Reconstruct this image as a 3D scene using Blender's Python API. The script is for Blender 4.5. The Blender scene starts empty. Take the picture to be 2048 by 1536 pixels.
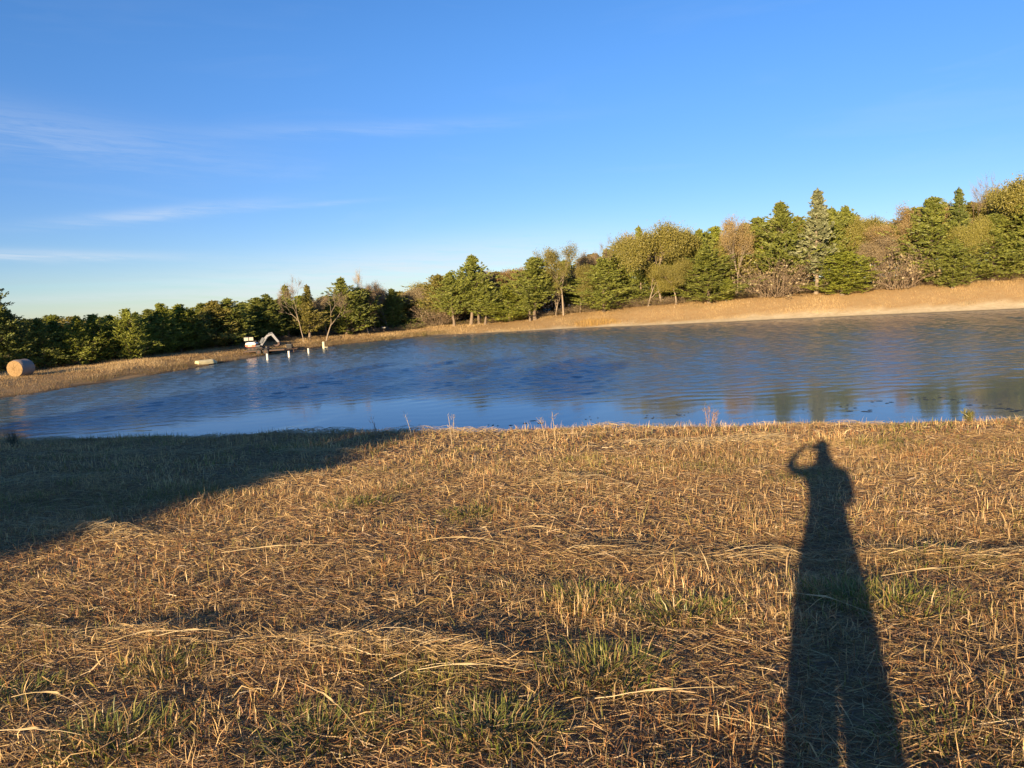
import bpy, math, random
import numpy as np
from mathutils import Vector, Matrix

# ------------------------------------------------------------------ camera, sky, sun, exposure
scene = bpy.context.scene
COL = scene.collection
CAM_H = 4.8
PITCH = math.atan(173 / 1420)
ROLL = math.radians(3.2)
fwd = Vector((0, math.cos(PITCH), -math.sin(PITCH)))
r0 = Vector((1, 0, 0)); u0 = r0.cross(fwd)
right = r0 * math.cos(ROLL) - u0 * math.sin(ROLL)
up = r0 * math.sin(ROLL) + u0 * math.cos(ROLL)
cam_data = bpy.data.cameras.new("camera")
cam_data.sensor_width = 36
cam_data.lens = 36 * 1420 / 2048
cam_data.clip_start = 0.02
cam_data.clip_end = 6000
cam = bpy.data.objects.new("camera", cam_data)
COL.objects.link(cam)
cam.matrix_world = Matrix(((right.x, up.x, -fwd.x, 0), (right.y, up.y, -fwd.y, 0), (right.z, up.z, -fwd.z, CAM_H), (0, 0, 0, 1)))
scene.camera = cam

SUN_EL = math.radians(12.2)
SHADOW_AZ = math.radians(23.6)                 # azimuth (from +Y towards +X) in which shadows fall
light_dir = Vector((math.sin(SHADOW_AZ) * math.cos(SUN_EL), math.cos(SHADOW_AZ) * math.cos(SUN_EL), -math.sin(SUN_EL)))

world = bpy.data.worlds.new("World")
scene.world = world
world.use_nodes = True


class NT:
    """small helper for node trees"""
    def __init__(self, tree):
        self.t = tree
        tree.nodes.clear()

    def n(self, kind, ins=None, **props):
        nd = self.t.nodes.new(kind)
        for k, v in props.items():
            setattr(nd, k, v)
        for k, v in (ins or {}).items():
            s = nd.inputs[k]
            if hasattr(v, 'is_output'):
                self.t.links.new(v, s)
            else:
                s.default_value = v
        return nd

    def m(self, op, a, b=0.0, c=0.0, clamp=False):
        return self.n('ShaderNodeMath', {0: a, 1: b, 2: c}, operation=op, use_clamp=clamp).outputs[0]

    def mix(self, fac, a, b, blend='MIX'):
        nd = self.n('ShaderNodeMix', {0: fac, 6: a, 7: b}, data_type='RGBA', blend_type=blend)
        return nd.outputs[2]

    def ramp(self, fac, stops):
        nd = self.n('ShaderNodeValToRGB', {0: fac})
        el = nd.color_ramp.elements
        while len(el) < len(stops):
            el.new(0.5)
        for e, (p, c) in zip(el, stops):
            e.position = p
            e.color = c if len(c) == 4 else (*c, 1)
        return nd.outputs[0]

    def noise(self, vec, scale, detail=4, rough=0.55, dist=0.0):
        ins = {'Scale': scale, 'Detail': detail, 'Roughness': rough, 'Distortion': dist}
        if vec is not None:
            ins['Vector'] = vec
        return self.n('ShaderNodeTexNoise', ins).outputs[0]


def build_world():
    nt = NT(world.node_tree)
    sky = nt.n('ShaderNodeTexSky', sky_type='NISHITA', sun_disc=False, sun_elevation=SUN_EL,
               sun_rotation=SHADOW_AZ + math.pi, altitude=150, air_density=0.95, dust_density=0.0, ozone_density=4.0)
    d = nt.n('ShaderNodeTexCoord').outputs['Generated']
    s = nt.n('ShaderNodeSeparateXYZ', {0: d})
    az = nt.m('DEGREES', nt.m('ARCTAN2', s.outputs[0], s.outputs[1]))
    el = nt.m('DEGREES', nt.m('ARCSINE', s.outputs[2]))
    # sky colour darkened and shifted bluer towards the horizon, all the way round
    hz = nt.n('ShaderNodeMapRange', {0: el, 1: -1.0, 2: 22.0, 3: 1.0, 4: 0.0}, interpolation_type='SMOOTHSTEP').outputs[0]
    tint = nt.n('ShaderNodeHueSaturation', {'Hue': nt.m('MULTIPLY_ADD', hz, 0.010, 0.508), 'Saturation': 1.12, 'Value': nt.m('MULTIPLY_ADD', hz, -0.27, 1.10), 'Color': sky.outputs[0]}).outputs[0]
    tint = nt.mix(nt.m('POWER', hz, 2.0), tint, nt.mix(1.0, tint, (0.93, 0.915, 1.02, 1), 'MULTIPLY'))
    # thin cirrus, streaky along the horizon; same recipe all the way round
    v = nt.n('ShaderNodeCombineXYZ', {0: nt.m('MULTIPLY', az, 0.045), 1: nt.m('MULTIPLY', el, 0.30), 2: 0.0}).outputs[0]
    n1 = nt.noise(v, 1.0, 6, 0.55, 0.6)
    v2 = nt.n('ShaderNodeCombineXYZ', {0: nt.m('MULTIPLY', az, 0.20), 1: nt.m('MULTIPLY', nt.m('ADD', el, nt.m('MULTIPLY', az, 0.06)), 2.4), 2: 3.0}).outputs[0]
    n2 = nt.noise(v2, 1.0, 8, 0.68, 0.5)
    low = nt.m('SUBTRACT', 1.0, nt.m('DIVIDE', el, 32.0), clamp=True)
    base = nt.m('MULTIPLY', nt.m('MULTIPLY_ADD', n1, 3.2, -1.75, clamp=True), low)
    # the wisps that stand over the left side of the pond (azimuth, elevation, half length, half thickness, slope, weight)
    total = nt.m('MULTIPLY', base, 0.16)
    for a0, e0, la, le, k, w in ((-33, 12.6, 13, 1.5, -0.10, .32), (-25.0, 7.3, 6.5, .42, .10, .60), (-35, 4.6, 10, .36, -.03, .75), (-9, 13.2, 12, .5, .02, .2),
                                 (-14.5, 7.8, 4, .18, .05, .34), (-9, 2.6, 17, 1.9, .06, 1.0), (-33, 1.7, 8, .2, .0, .2)):
        da = nt.m('SUBTRACT', az, a0)
        de = nt.m('SUBTRACT', nt.m('SUBTRACT', el, e0), nt.m('MULTIPLY', da, k))
        de = nt.m('ADD', de, nt.m('MULTIPLY', nt.m('SUBTRACT', n2, 0.5), le * 1.6))
        q = nt.m('ADD', nt.m('POWER', nt.m('ABSOLUTE', nt.m('DIVIDE', da, la)), 2.0), nt.m('POWER', nt.m('ABSOLUTE', nt.m('DIVIDE', de, le)), 2.0))
        g = nt.m('EXPONENT', nt.m('MULTIPLY', q, -1.0))
        total = nt.m('ADD', total, nt.m('MULTIPLY', nt.m('MULTIPLY', g, w * 0.62), nt.m('MULTIPLY_ADD', n2, 3.0, -0.75, clamp=True)))
    total = nt.m('MINIMUM', total, 0.85)
    col = nt.mix(total, tint, (4.3, 4.6, 5.0, 1))
    bg = nt.n('ShaderNodeBackground', {'Color': col, 'Strength': 0.078})
    out = nt.n('ShaderNodeOutputWorld', {'Surface': bg.outputs[0]})


build_world()

sun_data = bpy.data.lights.new("sun", 'SUN')
sun_data.energy = 4.9
sun_data.angle = math.radians(0.53)
sun_data.color = (1.0, 0.745, 0.44)
sun = bpy.data.objects.new("sun", sun_data)
COL.objects.link(sun)
sun.rotation_euler = light_dir.to_track_quat('-Z', 'Y').to_euler()
sun.location = (-30, -60, 40)

vs = scene.view_settings
vs.view_transform = 'Standard'
vs.look = 'None'
vs.exposure = 1.25
vs.gamma = 1.0
scene.render.engine = 'CYCLES'
scene.cycles.use_denoising = True
scene.cycles.max_bounces = 6
scene.cycles.diffuse_bounces = 3
scene.cycles.glossy_bounces = 3
scene.cycles.transparent_max_bounces = 6

# ------------------------------------------------------------------ general helpers
rng = np.random.default_rng(11)
random.seed(5)


def ray(x, y):
    """direction of the sight line through a point of the 2048 x 1536 photograph"""
    return fwd + right * ((x - 1024) / 1420) - up * ((y - 768) / 1420)


def at(x, y, dist):
    """the point on that sight line at a distance of dist metres in front of the photographer"""
    d = ray(x, y)
    p = d * (dist / d.y)
    return Vector((p.x, p.y, CAM_H + p.z))


def tag(o, label=None, cat=None, group=None, kind=None):
    if label: o['label'] = label
    if cat: o['category'] = cat
    if group: o['group'] = group
    if kind: o['kind'] = kind
    return o


def empty(name, loc, rz=0.0):
    o = bpy.data.objects.new(name, None)
    COL.objects.link(o)
    o.location = loc
    o.rotation_euler = (0, 0, rz)
    return o


def np_mesh(name, verts, faces, cols=None, mat=None, smooth=False):
    """faces: (n,3) or (n,4) int array"""
    verts = np.asarray(verts, dtype=np.float32)
    faces = np.asarray(faces, dtype=np.int32)
    k = faces.shape[1]
    me = bpy.data.meshes.new(name)
    me.vertices.add(len(verts))
    me.vertices.foreach_set('co', verts.ravel())
    me.loops.add(faces.size)
    me.loops.foreach_set('vertex_index', faces.ravel())
    me.polygons.add(len(faces))
    me.polygons.foreach_set('loop_start', np.arange(0, faces.size, k, dtype=np.int32))
    me.polygons.foreach_set('loop_total', np.full(len(faces), k, dtype=np.int32))
    if smooth:
        me.polygons.foreach_set('use_smooth', np.ones(len(faces), dtype=bool))
    me.update(calc_edges=True)
    if cols is not None:
        c = np.asarray(cols, dtype=np.float32)
        if c.shape[1] == 3:
            c = np.hstack([c, np.ones((len(c), 1), np.float32)])
        a = me.attributes.new('Col', 'FLOAT_COLOR', 'POINT')
        a.data.foreach_set('color', c.ravel())
    if mat:
        me.materials.append(mat)
    return me


def link(name, me, parent=None, loc=None):
    o = bpy.data.objects.new(name, me)
    COL.objects.link(o)
    if parent: o.parent = parent
    if loc is not None: o.location = loc
    return o


def vnoise(x, y, scale, seed=0):
    """smooth value noise, -1..1"""
    x = np.asarray(x, float) / scale + 1000.5; y = np.asarray(y, float) / scale + 1000.5
    xi = np.floor(x).astype(np.int64); yi = np.floor(y).astype(np.int64)
    fx = x - xi; fy = y - yi
    fx = fx * fx * (3 - 2 * fx); fy = fy * fy * (3 - 2 * fy)

    def h(a, b):
        v = (a * 374761393 + b * 668265263 + seed * 974634777) & 0x7fffffff
        v = ((v ^ (v >> 13)) * 1274126177) & 0x7fffffff
        v = v ^ (v >> 16)
        return (v & 0xffff) / 32767.5 - 1.0
    return (h(xi, yi) * (1 - fx) + h(xi + 1, yi) * fx) * (1 - fy) + (h(xi, yi + 1) * (1 - fx) + h(xi + 1, yi + 1) * fx) * fy


def sstep(a, b, x):
    t = np.clip((x - a) / (b - a), 0, 1)
    return t * t * (3 - 2 * t)


# ------------------------------------------------------------------ materials
def mat_new(name):
    m = bpy.data.materials.new(name)
    m.use_nodes = True
    return m, NT(m.node_tree)


def finish(nt, bsdf):
    nt.n('ShaderNodeOutputMaterial', {'Surface': bsdf})


def mat_plain(name, color, rough=0.6, metal=0.0, var=0.12, scale=8.0, bump=0.0):
    m, nt = mat_new(name)
    tc = nt.n('ShaderNodeTexCoord').outputs['Object']
    n = nt.noise(tc, scale, 5, 0.6)
    dark = tuple(max(0, c * (1 - 2 * var)) for c in color) + (1,)
    light = tuple(min(1, c * (1 + 2 * var)) for c in color) + (1,)
    col = nt.mix(n, dark, light)
    ins = {'Base Color': col, 'Roughness': rough, 'Metallic': metal}
    if bump:
        ins['Normal'] = nt.n('ShaderNodeBump', {'Height': n, 'Strength': bump, 'Distance': 0.02}).outputs[0]
    b = nt.n('ShaderNodeBsdfPrincipled', ins)
    finish(nt, b.outputs[0])
    return m


def mat_leaf(name, c1, c2, trans=0.25, hue=0.02, rough=0.6):
    """foliage: colour between c1 and c2 by leaf and by tree, a little light passing through"""
    m, nt = mat_new(name)
    at_ = nt.n('ShaderNodeAttribute', attribute_name='Col')
    oi = nt.n('ShaderNodeObjectInfo')
    s = nt.n('ShaderNodeSeparateColor', {0: at_.outputs[0]})
    f = nt.m('ADD', nt.m('MULTIPLY', s.outputs[0], 0.75), nt.m('MULTIPLY', nt.m('SUBTRACT', oi.outputs['Random'], 0.5), 0.6), clamp=True)
    col = nt.mix(f, (*c1, 1), (*c2, 1))
    col = nt.n('ShaderNodeHueSaturation', {'Hue': nt.m('MULTIPLY_ADD', oi.outputs['Random'], hue, 0.5 - hue / 2), 'Saturation': 1.0,
                                          'Value': nt.m('MULTIPLY_ADD', s.outputs[1], 0.7, 0.65), 'Color': col}).outputs[0]
    d = nt.n('ShaderNodeBsdfDiffuse', {'Color': col, 'Roughness': 0.5})
    t = nt.n('ShaderNodeBsdfTranslucent', {'Color': col})
    g = nt.n('ShaderNodeBsdfGlossy', {'Color': (1, 1, 1, 1), 'Roughness': 0.5})
    mx = nt.n('ShaderNodeMixShader', {0: trans, 1: d.outputs[0], 2: t.outputs[0]})
    mx2 = nt.n('ShaderNodeMixShader', {0: 0.03, 1: mx.outputs[0], 2: g.outputs[0]})
    finish(nt, mx2.outputs[0])
    return m


def mat_bark(name, c1, c2):
    m, nt = mat_new(name)
    tc = nt.n('ShaderNodeTexCoord').outputs['Object']
    mp = nt.n('ShaderNodeMapping', {'Vector': tc, 'Scale': (6, 6, 1.2)}).outputs[0]
    n = nt.noise(mp, 1.5, 6, 0.65)
    oi = nt.n('ShaderNodeObjectInfo').outputs['Random']
    col = nt.mix(nt.m('ADD', n, nt.m('MULTIPLY_ADD', oi, 0.3, -0.15), clamp=True), (*c1, 1), (*c2, 1))
    b = nt.n('ShaderNodeBsdfPrincipled', {'Base Color': col, 'Roughness': 0.9, 'Specular IOR Level': 0.1,
             'Normal': nt.n('ShaderNodeBump', {'Height': n, 'Strength': 0.5, 'Distance': 0.05}).outputs[0]})
    finish(nt, b.outputs[0])
    return m


def mat_grass(name, trans=0.3, gloss=0.03):
    """each blade carries its own colour"""
    m, nt = mat_new(name)
    a = nt.n('ShaderNodeAttribute', attribute_name='Col').outputs[0]
    d = nt.n('ShaderNodeBsdfDiffuse', {'Color': a})
    t = nt.n('ShaderNodeBsdfTranslucent', {'Color': a})
    g = nt.n('ShaderNodeBsdfGlossy', {'Color': (1, 1, 1, 1), 'Roughness': 0.42})
    mx = nt.n('ShaderNodeMixShader', {0: trans, 1: d.outputs[0], 2: t.outputs[0]})
    mx2 = nt.n('ShaderNodeMixShader', {0: gloss, 1: mx.outputs[0], 2: g.outputs[0]})
    finish(nt, mx2.outputs[0])
    return m


M = {}
M['cedar'] = mat_leaf('cedar_foliage', (0.160, 0.195, 0.038), (0.290, 0.295, 0.058), trans=0.32)
M['cedar_dark'] = mat_leaf('cedar_foliage_dark', (0.110, 0.148, 0.036), (0.225, 0.240, 0.052), trans=0.32)
M['cedar_bright'] = mat_leaf('cedar_foliage_bright', (0.195, 0.240, 0.034), (0.345, 0.345, 0.052), trans=0.32)
M['cedar_grey'] = mat_leaf('cedar_foliage_grey', (0.200, 0.220, 0.105), (0.340, 0.345, 0.180), trans=0.32)
M['ochre'] = mat_leaf('ochre_foliage', (0.200, 0.190, 0.042), (0.350, 0.295, 0.070), trans=0.32)
M['russet'] = mat_leaf('russet_foliage', (0.270, 0.190, 0.072), (0.420, 0.310, 0.135), trans=0.32)
M['dead'] = mat_leaf('dead_leaves', (0.230, 0.175, 0.095), (0.390, 0.305, 0.180))
M['bark'] = mat_bark('bark', (0.12, 0.09, 0.065), (0.28, 0.22, 0.16))
M['bark_pale'] = mat_bark('bark_pale', (0.19, 0.15, 0.11), (0.38, 0.31, 0.23))
M['twig'] = mat_bark('twig_bark', (0.17, 0.125, 0.085), (0.34, 0.26, 0.175))
M['grass'] = mat_grass('dry_grass')
M['green_grass'] = mat_grass('green_grass', 0.4)
M['straw'] = mat_grass('straw', 0.1, 0.06)

# ------------------------------------------------------------------ the lie of the land
pond = np.array([(-46, 31), (-40, 29.2), (-30, 27.2), (-20, 24.8), (-12, 22.7), (-8, 21.6), (-4.6, 20.8), (-2, 20.1), (0, 19.6), (3.4, 18.6), (5.8, 18.0), (8.3, 17.3), (14, 16),
                 (22, 14.6), (40, 13.0), (60, 14), (78, 22), (88, 40), (86, 62), (76, 78), (62.0, 85.5), (48.6, 89.1), (34.4, 92.3), (21.6, 94.1), (9.8, 98.6), (2.4, 99.1),
                 (-4.4, 99.9), (-11.4, 101.3), (-16.0, 95.2), (-21.1, 91.5), (-24.1, 84.6), (-26.3, 77.3), (-28.2, 68.7), (-28.7, 63.4), (-30.3, 58.9), (-31.6, 54.0),
                 (-32.8, 50.2), (-34.0, 46.9), (-37, 42), (-43, 37)], float)


def pond_dist(x, y):
    """signed distance to the water's edge, positive on land"""
    shp = np.shape(x)
    x = np.ravel(np.asarray(x, float)); y = np.ravel(np.asarray(y, float))
    best = np.full(x.shape, 1e9); inside = np.zeros(x.shape, bool)
    for i in range(len(pond)):
        ax, ay = pond[i]; bx, by = pond[(i + 1) % len(pond)]
        dx, dy = bx - ax, by - ay
        t = np.clip(((x - ax) * dx + (y - ay) * dy) / (dx * dx + dy * dy), 0, 1)
        best = np.minimum(best, (x - ax - t * dx) ** 2 + (y - ay - t * dy) ** 2)
        cond = (ay > y) != (by > y)
        inside ^= cond & (x < (bx - ax) * (y - ay) / (by - ay + 1e-12) + ax)
    d = np.sqrt(best)
    return np.where(inside, -d, d).reshape(shp)


def smin(a, b, k):
    h = np.clip(0.5 + 0.5 * (b - a) / k, 0, 1)
    return b * (1 - h) + a * h - k * h * (1 - h)


def terrain(x, y, d=None):
    x = np.asarray(x, float); y = np.asarray(y, float)
    if d is None:
        d = pond_dist(x, y)
    # near side: mown slope falling to the crest of the bank
    plane = 3.2 - 0.07 * np.maximum(y, 0) + 0.02 * np.minimum(-np.minimum(y, 0), 40)
    bumps = 0.035 * vnoise(x, y, 1.1, 3) + 0.05 * vnoise(x, y, 3.1, 4) + 0.018 * vnoise(x, y, 0.45, 5)
    near = smin(plane + bumps, 0.40 * d, 0.25)
    # far side: low bank on the left, a long embankment on the right
    hb = np.interp(x, [-60, -36, -26, -18, -10, 0, 10, 20, 32, 48, 70, 90], [0.8, 0.75, 0.9, 0.75, 1.15, 1.2, 1.75, 2.55, 2.8, 3.0, 3.45, 3.5])
    w = np.interp(x, [-40, -10, 10, 30, 90], [6.0, 7.0, 8.5, 10, 11])
    q = np.clip(d / w, 0, 1)
    far = hb * (0.35 * q + 0.65 * (q * q * (3 - 2 * q))) + 0.012 * np.clip(d - w, 0, 40) + (0.06 * vnoise(x, y, 2.3, 6) + 0.12 * vnoise(x, y, 7.0, 7)) * np.clip(d / 4, 0, 1)
    far = np.where(d < 0, 0.25 * d, far)
    side = sstep(28, 42, y + 0.1 * np.abs(x))
    z = near * (1 - side) + far * side
    return np.maximum(z, -1.6)


def tz(x, y):
    return float(terrain(np.array([x]), np.array([y]))[0])


def axis(segments):
    out = [segments[0][0]]
    for a, b, st in segments:
        n = max(1, int(round((b - a) / st)))
        out += list(np.linspace(a, b, n + 1)[1:])
    return np.array(out)


def build_ground():
    gx = axis([(-1500, -300, 150), (-300, -90, 15), (-90, -18, 1.5), (-18, 14, 0.22), (14, 90, 1.4), (90, 300, 15), (300, 1500, 150)])
    gy = axis([(-900, -100, 100), (-100, -2, 4), (-2, 19, 0.22), (19, 26, 0.7), (26, 125, 1.1), (125, 300, 12), (300, 2000, 170)])
    X, Y = np.meshgrid(gx, gy)
    D = pond_dist(X, Y)
    Z = terrain(X, Y, D)
    V = np.stack([X, Y, Z], -1).reshape(-1, 3)
    nx, ny = len(gx), len(gy)
    i = np.arange(ny - 1)[:, None] * nx + np.arange(nx - 1)[None]
    Fc = np.stack([i, i + 1, i + 1 + nx, i + nx], -1).reshape(-1, 4)
    near = 1 - sstep(24, 34, Y)
    # bare pale sand along the right hand far shore, brown mud along the left one
    jit = 0.7 * vnoise(X, Y, 3.0, 21) + 0.4 * vnoise(X, Y, 1.2, 22)
    wid = np.interp(X, [-40, -10, 0, 12, 25, 40, 60, 90], [1.2, 1.2, 1.5, 1.8, 2.2, 2.8, 3.4, 3.4])
    sand = (1 - sstep(wid * 0.75, wid * 1.25, D + jit)) * (1 - near)
    forest = sstep(11, 15, D + jit * 2) * (1 - near)
    me = np_mesh('ground', V, Fc, np.stack([sand.ravel(), near.ravel(), forest.ravel()], -1), smooth=True)
    m, nt = mat_new('ground')
    tc = nt.n('ShaderNodeTexCoord').outputs['Object']
    a = nt.n('ShaderNodeSeparateColor', {0: nt.n('ShaderNodeAttribute', attribute_name='Col').outputs[0]})
    nf = nt.noise(tc, 22, 8, 0.7)
    nm = nt.noise(tc, 1.6, 5, 0.6)
    nl = nt.noise(tc, 0.22, 4, 0.5)
    thatch = nt.mix(nf, (0.26, 0.175, 0.085, 1), (0.50, 0.36, 0.18, 1))
    thatch = nt.mix(nt.m('MULTIPLY_ADD', nm, 2.0, -0.7, clamp=True), thatch, (0.34, 0.21, 0.095, 1))
    soil = nt.mix(nt.m('MULTIPLY_ADD', nf, 2.2, -0.6, clamp=True), (0.06, 0.042, 0.03, 1), (0.40, 0.255, 0.125, 1))
    sandc = nt.mix(nt.m('MULTIPLY_ADD', nt.m('ADD', nm, nf), 1.6, -1.1, clamp=True), (0.42, 0.33, 0.19, 1), (0.68, 0.57, 0.37, 1))
    mud = nt.mix(nm, (0.14, 0.10, 0.06, 1), (0.26, 0.19, 0.11, 1))
    sx = nt.n('ShaderNodeSeparateXYZ', {0: tc}).outputs[0]
    sandy = nt.mix(nt.m('MULTIPLY_ADD', sx, 0.05, 0.9, clamp=True), mud, sandc)
    floor = nt.mix(nm, (0.10, 0.07, 0.045, 1), (0.22, 0.15, 0.09, 1))
    c = nt.mix(a.outputs[2], thatch, floor)
    sandy = nt.mix(nt.n('ShaderNodeMapRange', {0: nt.m('ADD', nt.n('ShaderNodeSeparateXYZ', {0: tc}).outputs[2], nt.m('MULTIPLY', nm, -0.12)), 1: -0.02, 2: 0.06, 3: 0.75, 4: 0.0}).outputs[0], sandy, (0.06, 0.045, 0.03, 1))
    c = nt.mix(a.outputs[0], c, sandy)
    c = nt.mix(a.outputs[1], c, soil)
    h = nt.m('ADD', nt.m('MULTIPLY', nf, 0.6), nm)
    b = nt.n('ShaderNodeBsdfPrincipled', {'Base Color': c, 'Roughness': 0.95, 'Specular IOR Level': 0.1,
             'Normal': nt.n('ShaderNodeBump', {'Height': h, 'Strength': 0.7, 'Distance': 0.05}).outputs[0]})
    finish(nt, b.outputs[0])
    me.materials.append(m)
    tag(link('ground', me), 'sloping grassy ground and banks around the pond', kind='structure')


build_ground()


def build_water():
    gx = axis([(-75, -40, 2.5), (-40, 74, 0.25), (74, 110, 4)])
    gy = axis([(8, 17, 3), (17, 45, 0.14), (45, 102, 0.19), (102, 118, 4)])
    X, Y = np.meshgrid(gx, gy)
    # where the wind reaches the water: open left and middle, the lee of the near bank and of the right hand trees calm
    edge = Y - 33.5 - 0.05 * X + 4.0 * vnoise(X, Y, 14, 61) + 2.0 * vnoise(X * .5, Y, 4, 62)
    lee = sstep(-5.0, 8.0, edge)
    left = 1 - sstep(-6, 26, X - 0.16 * Y + 5 * vnoise(X, Y, 12, 63))
    amp = (0.03 + 0.97 * lee * (0.75 + 0.25 * left)) * (0.92 + 0.12 * vnoise(X * .4, Y, 6, 64))
    Z = np.zeros_like(X)
    r = np.random.default_rng(77)
    for i in range(34):
        lam = 0.55 * (1.35 / 0.55) ** r.random()
        th = math.radians(82) + r.normal(0, 0.75)
        k = 2 * math.pi / lam
        a = 0.029 * lam / 2 / math.pi
        Z += a * np.sin(k * (X * math.cos(th) + Y * math.sin(th)) + r.random() * 6.283 + 1.2 * vnoise(X, Y, 5, 70 + i))
    Z *= amp * sstep(-50, -38, X) * (1 - sstep(70, 76, X)) 
    V = np.stack([X, Y, Z], -1).reshape(-1, 3)
    nx, ny = len(gx), len(gy)
    i = np.arange(ny - 1)[:, None] * nx + np.arange(nx - 1)[None]
    Fc = np.stack([i, i + 1, i + 1 + nx, i + nx], -1).reshape(-1, 4)
    me = np_mesh('water', V, Fc, np.repeat(amp.reshape(-1, 1), 3, axis=1), smooth=True)
    m, nt = mat_new('pond_water')
    tc = nt.n('ShaderNodeTexCoord').outputs['Object']
    am = nt.n('ShaderNodeAttribute', attribute_name='Col').outputs[2]
    mp2 = nt.n('ShaderNodeMapping', {'Vector': tc, 'Rotation': (0, 0, math.radians(-12)), 'Scale': (0.6, 1.6, 1)}).outputs[0]
    w2 = nt.noise(mp2, 3.4, 3, 0.6, 0.3)
    bump = nt.n('ShaderNodeBump', {'Height': nt.m('MULTIPLY', w2, nt.m('MULTIPLY_ADD', am, 1.0, 0.02)), 'Strength': 1.0, 'Distance': 0.035}).outputs[0]
    gust = nt.noise(tc, 0.07, 3, 0.5)
    murk = nt.mix(gust, (0.058, 0.105, 0.150, 1), (0.064, 0.105, 0.140, 1))
    b = nt.n('ShaderNodeBsdfPrincipled', {'Base Color': murk, 'Roughness': nt.m('MULTIPLY_ADD', am, 0.12, 0.05), 'IOR': 1.333, 'Normal': bump})
    finish(nt, b.outputs[0])
    me.materials.append(m)
    tag(link('water', me), 'blue rippled water of the farm pond', kind='structure')


build_water()


# ------------------------------------------------------------------ grass
def blades(x, y, z, h, w, az, lean, curl, roll, col):
    """tapered bent blades, 5 vertices and 3 triangles each"""
    n = len(x)
    p = np.stack([x, y, z], -1)
    a = np.stack([np.cos(az), np.sin(az), np.zeros(n)], -1)
    upv = np.array([0, 0, 1.0])
    d1 = a * np.sin(lean)[:, None] + upv * np.cos(lean)[:, None]
    d2 = a * np.sin(lean + curl)[:, None] + upv * np.cos(lean + curl)[:, None]
    mid = p + d1 * (h * 0.55)[:, None]
    tip = mid + d2 * (h * 0.45)[:, None]
    perp = np.stack([-np.sin(az), np.cos(az), np.zeros(n)], -1)
    nrm = np.cross(d1, perp)
    side = (perp * np.cos(roll)[:, None] + nrm * np.sin(roll)[:, None]) * (w / 2)[:, None]
    V = np.stack([p - side, p + side, mid - side * 0.8, mid + side * 0.8, tip], 1).reshape(-1, 3)
    i = np.arange(n) * 5
    T = np.stack([np.stack([i, i + 1, i + 3], -1), np.stack([i, i + 3, i + 2], -1), np.stack([i + 2, i + 3, i + 4], -1)], 1).reshape(-1, 3)
    Cc = np.repeat(col, 5, axis=0)
    return V, T, Cc


def merge(parts):
    V, T, Cc, o = [], [], [], 0
    for v, t, c in parts:
        V.append(v); T.append(t + o); Cc.append(c); o += len(v)
    return np.vstack(V), np.vstack(T), np.vstack(Cc)


def lerp(a, b, t):
    return np.asarray(a)[None] * (1 - t[:, None]) + np.asarray(b)[None] * t[:, None]


def scatter(n, ymin, ymax, margin=1.3):
    """points on the near slope, the wedge the photograph looks over and a step to either side"""
    t = rng.random(n)
    y = np.sqrt(ymin ** 2 + t * (ymax ** 2 - ymin ** 2))
    x = (rng.random(n) * 2 - 1) * (0.76 * y + margin)
    return x, y


TAN = (0.52, 0.335, 0.145); PALE = (0.68, 0.49, 0.23); BROWN = (0.31, 0.155, 0.060); RUST = (0.43, 0.200, 0.070); GREEN = (0.15, 0.175, 0.034); OLIVE = (0.34, 0.285, 0.075); GREY = (0.17, 0.125, 0.09)


def windrow(x, y):
    """the loose rows in which the cut hay was left, 0..1"""
    v = y + 0.28 * x + 0.35 * vnoise(x, y, 2.2, 31)
    r = np.zeros_like(x)
    for c, wd in ((5.55, 0.20), (3.05, 0.16), (8.3, 0.30), (10.9, 0.35), (13.6, 0.4)):
        r = np.maximum(r, np.exp(-((v - c) / wd) ** 2))
    return r * np.clip(0.35 + 1.1 * vnoise(x, y, 1.3, 32) + 0.4 * vnoise(x, y, .4, 33), 0, 1)


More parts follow.
